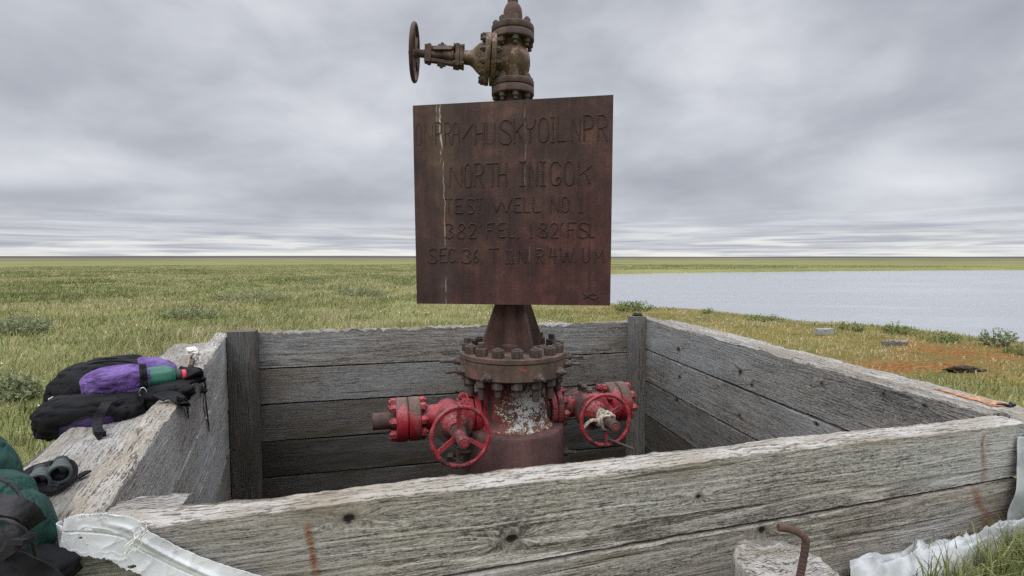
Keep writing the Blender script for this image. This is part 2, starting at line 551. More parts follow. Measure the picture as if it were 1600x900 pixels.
def mat_sign():
    mt, t, b = material('sign_plate_rust')
    u, v, _ = t.sep(t.attr('suv'))
    co = t.attr('suv')
    n1 = t.noise(co, 3.2, 5, 0.6, 0.2)
    n2 = t.noise(co, 120, 3, 0.65)
    st = t.noise(t.vm('MULTIPLY', co, (26, 1.3, 1)), 1.0, 5, 0.6, 0.1)
    st2 = t.noise(t.vm('MULTIPLY', co, (70, 2.5, 1)), 1.0, 4, 0.6)
    k = t.m('ADD', t.m('ADD', t.m('MULTIPLY', n1, 0.34), t.m('MULTIPLY', n2, 0.34)), t.m('ADD', t.m('MULTIPLY', st, 0.18), t.m('MULTIPLY', st2, 0.14)))
    c = t.ramp(k, [(0.36, (0.018, 0.0105, 0.0095)), (0.46, (0.038, 0.0205, 0.0175)), (0.54, (0.060, 0.032, 0.026)), (0.66, (0.11, 0.062, 0.046))])
    # purple-red run-off to the lower right, grey-brown wash to the left
    c = t.mix(t.m('MULTIPLY', t.ss(t.m('ADD', t.m('SUBTRACT', u, v), t.m('MULTIPLY', st, 0.8)), 0.35, 0.95), 0.5), c, t.mix(1.0, c, (1.35, 0.80, 0.86), 'MULTIPLY'))
    wash = t.m('MULTIPLY', t.ss(t.m('ABSOLUTE', t.m('SUBTRACT', t.m('ADD', u, t.m('MULTIPLY', st, 0.03)), 0.17)), 0.11, 0.02), t.ss(t.m('ADD', v, t.m('MULTIPLY', n1, 0.5)), 0.5, 1.1))
    c = t.mix(t.m('MULTIPLY', wash, 0.5), c, t.mix(st2, (0.05, 0.034, 0.022), (0.16, 0.11, 0.07)))
    wash2 = t.m('MULTIPLY', t.ss(t.m('ABSOLUTE', t.m('SUBTRACT', u, 0.155)), 0.06, 0.0), t.ss(v, 0.5, 0.1))
    c = t.mix(t.m('MULTIPLY', wash2, 0.3), c, (0.10, 0.078, 0.07))
    wob = t.m('MULTIPLY', t.m('SUBTRACT', t.noise(dim='1D', w=v, scale=7.0, detail=3), 0.5), 0.035)
    for cx, wd, v0, v1, am in ((0.143, 0.0065, 0.70, 1.0, 0.75), (0.128, 0.003, 0.88, 1.0, 0.45), (0.158, 0.0028, 0.28, 0.72, 0.5), (0.162, 0.003, -0.1, 0.13, 0.4), (0.225, 0.0025, 0.92, 0.99, 0.4), (0.575, 0.005, 0.55, 0.97, 0.13), (0.60, 0.003, 0.1, 0.35, 0.12)):
        dd = t.m('ABSOLUTE', t.m('SUBTRACT', t.m('ADD', u, wob), cx))
        mk = t.m('MULTIPLY', t.ss(dd, wd, wd * 0.35), t.m('MULTIPLY', t.ss(v, v0, v0 + 0.05), t.ss(v, v1 + 0.02, v1 - 0.02)))
        mk = t.m('MULTIPLY', mk, t.ss(t.noise(t.vm('MULTIPLY', co, (60, 14, 1)), 1.0, 3, 0.6), 0.40, 0.56))
        c = t.mix(t.m('MULTIPLY', mk, am), c, (0.52, 0.47, 0.40))
    bl = t.noise(co, 8.0, 5, 0.65, 0.5)
    c = t.mix(t.m('MULTIPLY', t.ss(bl, 0.50, 0.64), 0.75), c, t.mix(1.0, c, (1.75, 1.55, 1.45), 'MULTIPLY'))
    c = t.mix(t.m('MULTIPLY', t.ss(bl, 0.46, 0.36), 0.5), c, t.mix(1.0, c, (0.55, 0.52, 0.55), 'MULTIPLY'))
    edge = t.ss(v, 0.985, 1.0)
    c = t.mix(t.m('MULTIPLY', edge, 0.5), c, (0.03, 0.03, 0.02))
    setb(t, b, c, 0.72, bump=t.m('ADD', n2, t.m('MULTIPLY', st2, 0.6)), bump_s=0.35, bump_d=0.002, spec=0.3)
    return mt


def mat_fabric(name, col, col2=None, rough=0.85, scale=260, weave=0.3, bump=0.3):
    mt, t, b = material(name)
    co = t.n('ShaderNodeTexCoord').outputs['Object']
    cr = t.m('ABSOLUTE', t.m('SUBTRACT', t.noise(co, 11, 3, 0.5, 0.8), 0.5))
    n1 = t.noise(co, 14, 4, 0.55)
    n2 = t.noise(co, scale, 2, 0.6)
    k = t.m('ADD', t.m('MULTIPLY', n1, 1 - weave), t.m('MULTIPLY', n2, weave))
    c = t.mix(t.ss(k, 0.36, 0.64), col, col2 or tuple(x * 1.7 + 0.004 for x in col))
    setb(t, b, c, rough, bump=t.m('ADD', t.m('ADD', t.m('MULTIPLY', n2, 0.10), t.m('MULTIPLY', n1, 0.5)), t.m('MULTIPLY', t.ss(cr, 0.0, 0.07), 0.7)), bump_s=bump * 1.5, bump_d=0.009, spec=0.22)
    return mt


def mat_tarp():  # coated cloth
    mt, t, b = material('white_tarp')
    co = t.n('ShaderNodeTexCoord').outputs['Object']
    n1 = t.noise(co, 5, 4, 0.55)
    n2 = t.noise(co, 30, 4, 0.6, 0.6)
    c = t.mix(t.ss(n1, 0.35, 0.65), (0.52, 0.535, 0.545), (0.62, 0.63, 0.63))
    c = t.mix(t.m('MULTIPLY', t.ss(n2, 0.60, 0.72), 0.4), c, (0.34, 0.31, 0.26))
    setb(t, b, c, 0.68, bump=t.m('ADD', n1, t.m('MULTIPLY', n2, 0.4)), bump_s=0.2, bump_d=0.01, spec=0.25)
    return mt


def mat_leafy(name, ramp_a, ramp_b, trans=0.25):
    """two-tone leaves: the shade of each leaf is its own colour attribute"""
    mt, t, b = material(name)
    k = t.attr('k', 'Fac')
    c = t.mix(k, ramp_a, ramp_b) if len(ramp_a) == 3 else t.ramp(k, ramp_a)
    setb(t, b, c, 0.6, spec=0.25)
    tr = t.n('ShaderNodeBsdfTranslucent', {'Color': c})
    mx = t.n('ShaderNodeMixShader', {0: trans, 1: b.outputs[0], 2: tr.outputs[0]})
    out = [x for x in mt.node_tree.nodes if x.type == 'OUTPUT_MATERIAL'][0]
    t.nt.links.new(mx.outputs[0], out.inputs[0])
    return mt


def mat_ground():
    mt, t, b = material('tundra_ground')
    pos = t.n('ShaderNodeNewGeometry').outputs['Position']
    mud = t.attr('mud', 'Fac')
    turf = t.attr('turf', 'Fac')
    peat = t.attr('peat', 'Fac')
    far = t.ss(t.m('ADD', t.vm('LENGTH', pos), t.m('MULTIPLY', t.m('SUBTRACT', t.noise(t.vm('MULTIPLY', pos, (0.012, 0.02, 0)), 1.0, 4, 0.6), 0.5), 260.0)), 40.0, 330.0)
    n0 = t.noise(pos, 0.006, 5, 0.6)
    n1 = t.noise(t.vm('MULTIPLY', pos, (0.05, 0.11, 0.1)), 1.0, 5, 0.62)
    n2 = t.noise(pos, 1.6, 5, 0.65)
    n3 = t.noise(pos, 26.0, 4, 0.7)
    k = t.m('ADD', t.m('ADD', t.m('MULTIPLY', n1, 0.4), t.m('MULTIPLY', n2, 0.35)), t.m('MULTIPLY', n3, 0.25))
    c = t.ramp(k, [(0.36, (0.095, 0.110, 0.032)), (0.47, (0.155, 0.165, 0.055)), (0.56, (0.21, 0.205, 0.080)), (0.68, (0.28, 0.25, 0.12))])
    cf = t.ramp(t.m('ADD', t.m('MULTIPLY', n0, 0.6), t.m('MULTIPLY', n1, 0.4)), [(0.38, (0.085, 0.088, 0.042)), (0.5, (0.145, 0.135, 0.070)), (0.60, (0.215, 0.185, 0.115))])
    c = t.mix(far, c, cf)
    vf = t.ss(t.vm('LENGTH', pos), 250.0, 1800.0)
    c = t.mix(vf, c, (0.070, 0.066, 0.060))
    ct = t.ramp(t.m('ADD', t.m('MULTIPLY', n2, 0.5), t.m('MULTIPLY', n3, 0.5)), [(0.36, (0.06, 0.058, 0.016)), (0.5, (0.15, 0.120, 0.035)), (0.64, (0.25, 0.19, 0.065))])
    c = t.mix(turf, c, ct)
    cp_ = t.ramp(n3, [(0.35, (0.075, 0.034, 0.012)), (0.5, (0.19, 0.085, 0.028)), (0.65, (0.27, 0.145, 0.05))])
    c = t.mix(t.m('MULTIPLY', peat, t.ss(n2, 0.40, 0.56)), c, cp_)
    c = t.mix(mud, c, t.mix(n3, (0.012, 0.010, 0.008), (0.035, 0.028, 0.02)))
    setb(t, b, c, 0.95, bump=t.m('ADD', n2, t.m('MULTIPLY', n3, 0.5)), bump_s=0.8, bump_d=0.06, spec=0.1)
    return mt


def mat_water():
    mt, t, b = material('lake_water')
    pos = t.n('ShaderNodeNewGeometry').outputs['Position']
    w1 = t.noise(t.vm('MULTIPLY', pos, (3.2, 6.5, 1)), 1.0, 3, 0.6, 0.4)
    w2 = t.noise(t.vm('MULTIPLY', pos, (0.9, 2.2, 1)), 1.0, 3, 0.55, 0.3)
    calm = t.ss(t.noise(t.vm('MULTIPLY', pos, (0.05, 0.16, 1)), 1.0, 5, 0.62, 0.3), 0.42, 0.58)
    h = t.m('MULTIPLY', t.m('ADD', t.m('MULTIPLY', w1, 0.6), w2), t.lin(calm, 0, 1, 0.10, 1.5))
    setb(t, b, (0.26, 0.272, 0.29), 0.16, bump=h, bump_s=0.4, bump_d=0.11, spec=0.6)
    b.inputs['IOR'].default_value = 1.34
    return mt


def mat_plain(name, col, rough=0.6, metal=0.0, var=0.25, scale=30):
    mt, t, b = material(name)
    co = t.n('ShaderNodeTexCoord').outputs['Object']
    n = t.noise(co, scale, 4, 0.6)
    c = t.mix(t.ss(n, 0.35, 0.65), tuple(x * (1 - var) for x in col), tuple(min(1, x * (1 + var)) for x in col))
    setb(t, b, c, rough, metal, bump=n, bump_s=0.2, bump_d=0.002, spec=0.4)
    return mt


RED = (0.25, 0.0095, 0.019)
M = dict(
    wood=mat_wood(),
    rust=mat_rust(),
    rust_flange=mat_rust('flange_rust', ((0.045, 0.030, 0.022), (0.088, 0.058, 0.042), (0.15, 0.10, 0.072)), RED, 0.06, 7.0,
                         lambda t, co: t.m('MULTIPLY', t.ss(t.sep(co)[1], 0.0, -0.3), 0.06)),
    rust_base=mat_rust('base_ring_rust', ((0.045, 0.022, 0.020), (0.085, 0.042, 0.038), (0.13, 0.068, 0.056)), (0.13, 0.022, 0.028), 0.16, 8.0),
    riser=mat_rust('riser_rust', ((0.030, 0.018, 0.015), (0.062, 0.034, 0.028), (0.115, 0.056, 0.036))),
    red=mat_rust('worn_red_paint', ((0.035, 0.020, 0.018), (0.085, 0.042, 0.034), (0.14, 0.085, 0.06)), RED, 0.80, 10.0),
    red_half=mat_rust('half_worn_red_paint', ((0.06, 0.040, 0.034), (0.115, 0.075, 0.060), (0.17, 0.125, 0.10)), RED, 0.72, 9.0,
                      lambda t, co: t.ss(t.sep(co)[2], 1.08, 1.24, 0.06, -0.16)),
    red_dark=mat_rust('rust_over_red_paint', ((0.032, 0.020, 0.018), (0.080, 0.045, 0.038), (0.14, 0.09, 0.07)), RED, 0.50, 8.0),
    valve=mat_rust('yellowed_valve_rust', ((0.040, 0.024, 0.016), (0.092, 0.060, 0.034), (0.16, 0.11, 0.062)), (0.150, 0.098, 0.050), 0.42, 16.0),
    valve_dark=mat_rust('valve_dark_rust', ((0.028, 0.020, 0.016), (0.070, 0.046, 0.034), (0.15, 0.085, 0.055)), (0.15, 0.11, 0.075), 0.15, 13.0),
    valve_rim=mat_rust('upper_flange_rust', ((0.040, 0.026, 0.022), (0.084, 0.055, 0.044), (0.14, 0.098, 0.072)), (0.15, 0.11, 0.065), 0.15, 12.0),
    nut=mat_rust('nut_rust', ((0.030, 0.022, 0.019), (0.072, 0.052, 0.043), (0.14, 0.105, 0.085)), scale=22),
    nut_red=mat_rust('painted_nut', ((0.04, 0.022, 0.02), (0.085, 0.046, 0.04), (0.15, 0.10, 0.08)), (0.33, 0.016, 0.024), 0.62, 20),
    bead=mat_rust('weld_bead', ((0.017, 0.010, 0.009), (0.040, 0.022, 0.018), (0.085, 0.046, 0.034)), scale=25),
    casing=mat_casing(), sign=mat_sign(),
    black=mat_fabric('black_nylon', (0.0028, 0.0028, 0.0036), (0.0088, 0.0088, 0.0105)),
    black_web=mat_fabric('black_webbing', (0.005, 0.005, 0.006), (0.014, 0.014, 0.016)),
    purple=mat_fabric('purple_mesh_cloth', (0.062, 0.032, 0.128), (0.170, 0.105, 0.29), scale=330, weave=0.35),
    purple_dk=mat_fabric('dark_purple_nylon', (0.010, 0.005, 0.020), (0.030, 0.014, 0.055)),
    green=mat_fabric('dark_green_nylon', (0.006, 0.030, 0.024), (0.016, 0.060, 0.048), rough=0.6),
    grey_cloth=mat_fabric('charcoal_nylon', (0.018, 0.0175, 0.019), (0.040, 0.039, 0.041), rough=0.75),
    bottle=mat_plain('green_bottle_plastic', (0.020, 0.110, 0.070), 0.35, var=0.15),
    redcap=mat_plain('red_cap_plastic', (0.50, 0.035, 0.06), 0.4),
    blackp=mat_plain('black_rubber', (0.012, 0.013, 0.014), 0.45),
    greyp=mat_plain('grey_green_rubber', (0.045, 0.058, 0.056), 0.5),
    glass=mat_plain('dark_lens', (0.004, 0.005, 0.007), 0.08, var=0.1),
    steel=mat_plain('bright_steel', (0.55, 0.55, 0.55), 0.3, 1.0, 0.1),
    tarp=mat_tarp(), sheet=mat_plain('grey_sheet', (0.27, 0.285, 0.29), 0.65, var=0.25, scale=14), dull=mat_plain('dull_white_tarp', (0.42, 0.435, 0.445), 0.6, var=0.16, scale=12),
    red_wheel=mat_rust('wheel_red_paint', ((0.035, 0.020, 0.018), (0.075, 0.036, 0.030), (0.13, 0.075, 0.055)), RED, 0.66, 16.0),
    rope=mat_plain('pale_rope', (0.36, 0.32, 0.25), 0.9, var=0.4, scale=60),
    thread=mat_plain('white_thread', (0.66, 0.66, 0.63), 0.8, var=0.12),
    fresh=mat_plain('orange_split_wood', (0.34, 0.18, 0.10), 0.9, var=0.4, scale=40),
    rag=mat_plain('white_rag', (0.58, 0.56, 0.52), 0.8, var=0.3, scale=40),
    ground=mat_ground(), water=mat_water(),
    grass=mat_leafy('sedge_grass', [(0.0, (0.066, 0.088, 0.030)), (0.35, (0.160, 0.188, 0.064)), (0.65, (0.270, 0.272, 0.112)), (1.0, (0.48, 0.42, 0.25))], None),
    willow=mat_leafy('grey_willow_leaf', (0.11, 0.140, 0.064), (0.29, 0.32, 0.175)),
    bankleaf=mat_leafy('green_bank_leaf', (0.085, 0.12, 0.036), (0.25, 0.29, 0.10)),
    twig=mat_plain('willow_twig', (0.10, 0.075, 0.05), 0.9),
    cotton=mat_plain('cottongrass_white', (0.75, 0.74, 0.70), 0.9, var=0.05),
    peat=mat_plain('dark_peat', (0.035, 0.026, 0.014), 1.0, var=0.6, scale=18),
)

# ------------------------------------------------------------------ layout of the timber pit (inner top corners, measured from the photo)
ZT = 0.63
fl0, fl1 = PZ(300, 782, ZT), PZ(1500, 652, ZT)
lt0, lt1 = PZ(187, 758, ZT), PZ(352, 524, ZT)
bk0, bk1 = PZ(405, 518, ZT), PZ(975, 501, ZT)
rt0, rt1 = PZ(1556, 641, ZT + 0.02), PZ(988, 492, ZT + 0.03)


def isect(a, b, c, e):
    d1, d2 = (b - a)[:2], (e - c)[:2]
    s = np.linalg.solve(np.stack([d1, -d2], 1), (c - a)[:2])
    q = a[:2] + d1 * s[0]
    return np.array((q[0], q[1], ZT))


FL, FR = isect(fl0, fl1, lt0, lt1), isect(fl0, fl1, rt0, rt1)
BL, BR = isect(bk0, bk1, lt0, lt1), isect(bk0, bk1, rt0, rt1)
print('corners', FL, FR, BL, BR)
QUAD = np.stack([FL, FR, BR, BL])[:, :2]
FU = unit((FR - FL) * (1, 1, 0))
FN = np.array((FU[1], -FU[0], 0))           # outward from the front wall, towards the camera
TF = 0.10                                   # timber thickness


def quad_sd(x, y):
    """signed distance-like value to the pit (negative inside)"""
    r = np.full(np.shape(x), -1e9)
    for i in range(4):
        a, b = QUAD[i], QUAD[(i + 1) % 4]
        e = unit(b - a)
        r = np.maximum(r, (x - a[0]) * e[1] - (y - a[1]) * e[0])
    return r


# ------------------------------------------------------------------ lake outline, ground, water
ZW = -0.28
near_px = [(915, 476), (968, 478), (1010, 486), (1060, 488), (1110, 489), (1160, 494), (1210, 500), (1260, 506), (1310, 511), (1370, 517), (1430, 524), (1500, 531), (1560, 537), (1640, 546), (1800, 565)]
far_px = [(2300, 424), (1900, 421.6), (1600, 421.8), (1400, 423), (1250, 424.3), (1120, 426), (1030, 427), (955, 428.6), (905, 433), (880, 444), (888, 462)]
LAKE = np.array([PZ(a, b, ZW)[:2] for a, b in near_px + far_px])


def lake_sd(x, y):
    """signed distance to the lake outline, negative in the water"""
    x, y = np.asarray(x, float), np.asarray(y, float)
    best = np.full(x.shape, 1e9)
    ins = np.zeros(x.shape, bool)
    n = len(LAKE)
    for i in range(n):
        a, b = LAKE[i], LAKE[(i + 1) % n]
        e = b - a
        s = np.clip(((x - a[0]) * e[0] + (y - a[1]) * e[1]) / np.dot(e, e), 0, 1)
        best = np.minimum(best, np.hypot(x - a[0] - s * e[0], y - a[1] - s * e[1]))
        cr = (a[1] > y) != (b[1] > y)
        with np.errstate(divide='ignore', invalid='ignore'):
            xi = a[0] + (y - a[1]) * e[0] / np.where(e[1] == 0, 1e-9, e[1])
        ins ^= cr & (x < xi)
    return np.where(ins, -best, best)


def ground_h(x, y):
    x, y = np.asarray(x, float), np.asarray(y, float)
    R = np.hypot(x, y)
    P2 = np.stack([x, y, 0 * x], -1)
    h = 0.05 * fbm(P2 * 0.9, 3, 3) * sstep(R, 1, 4) * (1 - 0.8 * sstep(R, 20, 60))
    h = h + 9.0 * sstep(R, 1200, 5000) * np.maximum(0, 0.7 + 1.0 * vnoise(P2 * 0.0007, 5))
    sdl = lake_sd(x, y) + 0.25 * vnoise(P2 * 0.8, 8) * (1 - sstep(R, 25, 60))
    k = sstep(sdl, 0.0, 2.2)
    land = ZW + 0.05 + (h - ZW - 0.05) * k
    h = np.where(sdl > 0, land, ZW + 0.05 + np.clip(sdl, -2, 0) * 0.35)
    # the spoil heaped against the near side of the pit
    tt = (x - FL[0]) * FN[0] + (y - FL[1]) * FN[1]
    h = h + 0.17 * sstep(tt, -0.25, -0.02) * sstep(R, 4.0, 2.3)
    sdq = quad_sd(x, y)
    return np.where(sdq < 0.05, -0.80, h), sdl, sdq


def build_ground():
    cx, cy = 0.0, 3.2
    rr = [0.0]
    r = 0.05
    while r < 30000:
        rr.append(r)
        r += max(0.05, (r - 2.6) * 0.045 if r > 3.6 else 0.05)
    rr = np.array(rr)
    na = 720
    a = np.linspace(0, 2 * np.pi, na, endpoint=False)
    x = cx + np.outer(rr, np.cos(a))
    y = cy + np.outer(rr, np.sin(a))
    h, sdl, sdq = ground_h(x, y)
    mb = MB()
    v = np.stack([x, y, h], -1).reshape(-1, 3)
    f = [(i * na + j, (i + 1) * na + j, (i + 1) * na + (j + 1) % na, i * na + (j + 1) % na) for i in range(len(rr) - 1) for j in range(na)]
    mb.add(v, f)
    P2 = np.stack([x, y, 0 * x], -1)
    turf = turf_mask(x, y)
    peat = peat_mask(x, y)
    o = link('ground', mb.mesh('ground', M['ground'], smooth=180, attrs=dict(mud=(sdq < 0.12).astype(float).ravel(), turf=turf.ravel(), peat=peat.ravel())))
    tag(o, kind='structure')


def turf_mask(x, y):
    """short mossy turf on the bank between the pit and the lake"""
    P2 = np.stack([x, y, 0 * x], -1)
    s = lake_sd(x, y)
    return sstep(x + 0.9 * vnoise(P2 * 0.5, 21), -0.2, 1.6) * sstep(s, 9.0, 4.0) * (1 - sstep(np.hypot(x, y), 16, 24))


PEAT_C = PZ(1480, 556, 0.0)


def peat_mask(x, y):
    P2 = np.stack([x, y, 0 * x], -1)
    q = ((x - PEAT_C[0]) / 3.8) ** 2 + ((y - PEAT_C[1]) / 1.15) ** 2
    return sstep(q + 0.9 * vnoise(P2 * 1.4, 31), 1.5, 0.1)


build_ground()
mb = MB()
lk = LAKE.copy()
c0 = lk.mean(0)
ring = np.concatenate([c0 + (lk - c0) * 1.0, ], 0)
# the sheet runs a little under the banks
nrm = []
for i in range(len(lk)):
    e = unit(lk[(i + 1) % len(lk)] - lk[i - 1])
    nrm.append((e[1], -e[0]))
lk = lk + np.array(nrm) * 0.8
mb.add([(p_[0], p_[1], ZW) for p_ in lk], [tuple(range(len(lk)))])
tag(link('lake_water', mb.mesh('lake_water', M['water'], smooth=0)), kind='structure')

# ------------------------------------------------------------------ timber pit
PLN = [0]


def plank(acc, O, U, V, Wd, L, H, T, du=0.015, ds=0.015, seed=0, wear=0.0, rag=0.0, rc=0.006, tone=0.8, brown=0.2, ex=0.3, knots=(), rust=(), low_brown=0.0, dH=0.0, browns=(), inner=False):
    """one sawn timber: O top edge start, U along, V up, Wd outward. acc collects verts / faces / attributes"""
    U, V, Wd = unit(U), unit(V), unit(Wd)
    PLN[0] += 1
    sid = PLN[0]
    per = []
    nh, nt = max(3, int(H / ds)), max(3, int(T / ds))
    for i in range(nh):
        per.append((-H + H * i / nh, 0.0))
    for i in range(nt):
        per.append((0.0, T * i / nt))
    for i in range(nh):
        per.append((-H * i / nh, T))
    for i in range(nt):
        per.append((-H, T - T * i / nt))
    per = np.array(per)
    # rounded arrises
    dv, dw = np.minimum(-per[:, 0], per[:, 0] + H), np.minimum(per[:, 1], T - per[:, 1])
    m = int(L / du) + 1
    u = np.linspace(0, L, m)
    uu, vv = np.meshgrid(u, per[:, 0], indexing='ij')
    _, ww = np.meshgrid(u, per[:, 1], indexing='ij')
    w0 = ww - T / 2
    sd = seed * 7.31 + 3
    topm = sstep(vv, -0.05, 0.0)
    ax = fbm(np.stack([uu * 2.2, ww * 9, vv * 0 + sd], -1), sid, 4)
    jag = fbm(np.stack([uu * 26, ww * 26, vv * 8 + sd], -1), sid + 40, 3)
    z = vv + topm * (wear * (ax - 0.55) + rag * (jag - 0.5) * (0.5 + np.abs(ax)))
    # worn rounding of the top corners
    rcx = rc * (1 + 0.8 * fbm(np.stack([uu * 3, uu * 0 + sd, ww * 4], -1), sid + 80, 3))
    cornd = np.clip(1 - np.minimum(ww, T - ww) / np.maximum(rcx, 1e-4), 0, 1)
    z = z - topm * sstep(vv, -0.004, 0.0) * cornd ** 2 * rcx * 0.7
    botc = sstep(vv, -H + 0.006, -H)
    z = z + botc * 0.002 * (1 + jag)
    if dH:
        z = z + (dH * uu / L) * sstep(vv, -H * 0.5, -H)
    dn = 0.0016 * fbm(np.stack([uu * 5, vv * 70, ww * 3 + sd], -1), sid + 9, 3) + 0.003 * vnoise(np.stack([uu * 1.3, vv * 3, ww * 0 + sd], -1), sid)
    x = w0 * (1 - 0.012 * cornd * topm) + dn * np.sign(w0)
    gv = vv + 0.5 * H + (0.11 if sid % 2 else -0.16)
    gw = ww + 0.05 + 0.05 * (sid % 3)
    kn = np.zeros(uu.shape)
    rust_a = np.zeros(uu.shape)
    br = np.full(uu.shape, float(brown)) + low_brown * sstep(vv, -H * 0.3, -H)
    for ku, kv, kr in knots:
        d2 = np.hypot((uu - ku) / 1.25, vv - kv) / kr
        kn = np.maximum(kn, np.where((ww < T * 0.5) if inner else (ww > T * 0.5), 1.0, 0.0) * np.exp(-d2 ** 2 * 0.8))
        side = np.where(vv > kv, 1.0, -1.0)
        gv = gv + side * kr * 1.5 * np.exp(-(np.hypot((uu - ku) / 3.4, vv - kv) / (kr * 1.5)) ** 2)
        x = x - 0.006 * np.exp(-d2 ** 2 * 1.4) * (ww > T * 0.5) * (not inner)
    for ku, v0, v1, wd, am in rust:
        dd = np.abs(uu - ku - 0.035 * vnoise(np.stack([vv * 16, uu * 0, uu * 0], -1), sid + 3) - (v0 - vv) * 0.12)
        rust_a = np.maximum(rust_a, am * sstep(dd, wd, wd * 0.2) * sstep(vv, v1, v1 + 0.04) * sstep(vv, v0 + 0.02, v0 - 0.01))
    for ku, kv, ru, rv, am in browns:
        br = np.maximum(br, am * np.exp(-((uu - ku) / ru) ** 2 - ((vv - kv) / rv) ** 2))
    exa = np.clip(sstep(vv, -0.022 - 0.03 * np.clip(ax, 0, 1), -0.001) * (0.6 + 0.5 * ax) * 1.1, 0, 1) * ex
    exa = np.maximum(exa, ex * np.clip((vv > -0.003) * 1.0, 0, 1))
    P = np.asarray(O) + uu[..., None] * U + z[..., None] * V + (x + T / 2)[..., None] * Wd
    n = per.shape[0]
    k = acc['n']
    acc['v'].append(P.reshape(-1, 3))
    f = []
    for i in range(m - 1):
        b0, b1 = k + i * n, k + (i + 1) * n
        for j in range(n):
            l = (j + 1) % n
            f.append((b0 + j, b0 + l, b1 + l, b1 + j))
    f.append(tuple(k + j for j in range(n - 1, -1, -1)))
    f.append(tuple(k + (m - 1) * n + j for j in range(n)))
    acc['f'] += f
    acc['n'] += m * n
    acc['gr'].append(np.stack([uu + 10 * sid, gv, gw], -1).reshape(-1, 3))
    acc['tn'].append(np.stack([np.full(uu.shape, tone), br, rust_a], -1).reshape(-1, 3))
    acc['ex'].append(exa.ravel())
    acc['kn'].append(kn.ravel())


def newacc():
    return dict(v=[], f=[], n=0, gr=[], tn=[], ex=[], kn=[])


def wood_obj(name, acc, parent=None, org=None):
    mb = MB()
    mb.v, mb.f, mb.n = acc['v'], acc['f'], acc['n']
    return part(name, mb, M['wood'], parent, org, smooth=48,
                attrs=dict(gr=np.concatenate(acc['gr']), tn=np.concatenate(acc['tn']), ex=np.concatenate(acc['ex']), kn=np.concatenate(acc['kn'])))


UP = np.array((0, 0, 1.0))
pit = thing('timber_pit', (0.1, 3.2, 0.0), 'weathered grey timber box of thick planks around the rusty wellhead', 'well cellar')

# front wall: outer face towards the camera
fo = FL + FN * TF
LF = np.linalg.norm(FR - FL) + 0.02


def front_uv(px, py):
    q = PP(px, py, fo, FN)
    return float(np.dot(q - FL, FU)), float(q[2] - ZT)


f_start = front_uv(100, 830)[0]
f_end = front_uv(1600, 660)[0]
ka, kb, kc, kd = front_uv(545, 812), front_uv(800, 847), front_uv(1092, 777), front_uv(1190, 838)
s0, s1 = front_uv(740, 893), front_uv(1576, 746)
print('front seam', s0, s1, 'span', f_start, f_end)
acc = newacc()
O = FL + FU * f_start
LFp = f_end - f_start
H0 = -(s0[1] + (s1[1] - s0[1]) / (s1[0] - s0[0]) * (f_start - s0[0]))
H1 = -(s0[1] + (s1[1] - s0[1]) / (s1[0] - s0[0]) * (f_end - s0[0]))
sh = lambda q, r: (q[0] - f_start, q[1], r)
r0, r1, r2 = front_uv(487, 822), front_uv(522, 900), front_uv(1537, 680)
plank(acc, O, FU, UP, FN, LFp, H0, TF, 0.006, 0.006, 1, 0.006, 0.0035, 0.016, 1.14, 0.28, 0.85,
      knots=[sh(ka, 0.017), sh(kb, 0.021), sh(kc, 0.012)], dH=H0 - H1,
      rust=[(r0[0] - f_start, r0[1], -0.3, 0.014, 1.0), (r2[0] - f_start, r2[1], -0.16, 0.012, 0.95), (r2[0] - f_start + 0.01, -0.10, -0.3, 0.022, 0.6)],
      browns=[(front_uv(510, 770)[0] - f_start, -0.03, 0.28, 0.07, 0.8), (front_uv(1060, 735)[0] - f_start, -0.04, 0.12, 0.06, 0.75), (0.18, -0.1, 0.3, 0.16, 1.0), (0.50, -0.16, 0.35, 0.12, 0.75), (front_uv(700, 765)[0] - f_start, -0.03, 0.2, 0.03, 0.6), (front_uv(930, 735)[0] - f_start, -0.04, 0.08, 0.05, 0.6)])
O2 = O + FN * 0.004 - UP * (H0 + 0.007)
V2 = UP
sl = (H0 - H1) / LFp
U2 = unit(FU + UP * sl)
plank(acc, O2, U2, unit(np.cross(FN, U2) * -1) if np.cross(FN, U2)[2] < 0 else unit(np.cross(FN, U2)), FN, LFp - 0.02, 0.30, TF, 0.006, 0.006, 2, 0.004, 0.002, 0.012, 1.06, 0.55, 0.45,
      knots=[(kd[0] - f_start, kd[1] + H0, 0.018)],
      rust=[(r2[0] - f_start - 0.015, 0.0, -0.22, 0.03, 0.85)], browns=[(LFp - 0.14, -0.14, 0.16, 0.16, 1.0), (LFp * 0.72, -0.1, 0.12, 0.06, 0.8)], low_brown=0.25)
for i in range(2):
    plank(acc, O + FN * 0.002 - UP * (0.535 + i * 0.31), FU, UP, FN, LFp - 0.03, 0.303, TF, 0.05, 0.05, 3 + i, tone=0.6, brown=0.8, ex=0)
front = wood_obj('front_wall', acc, pit)

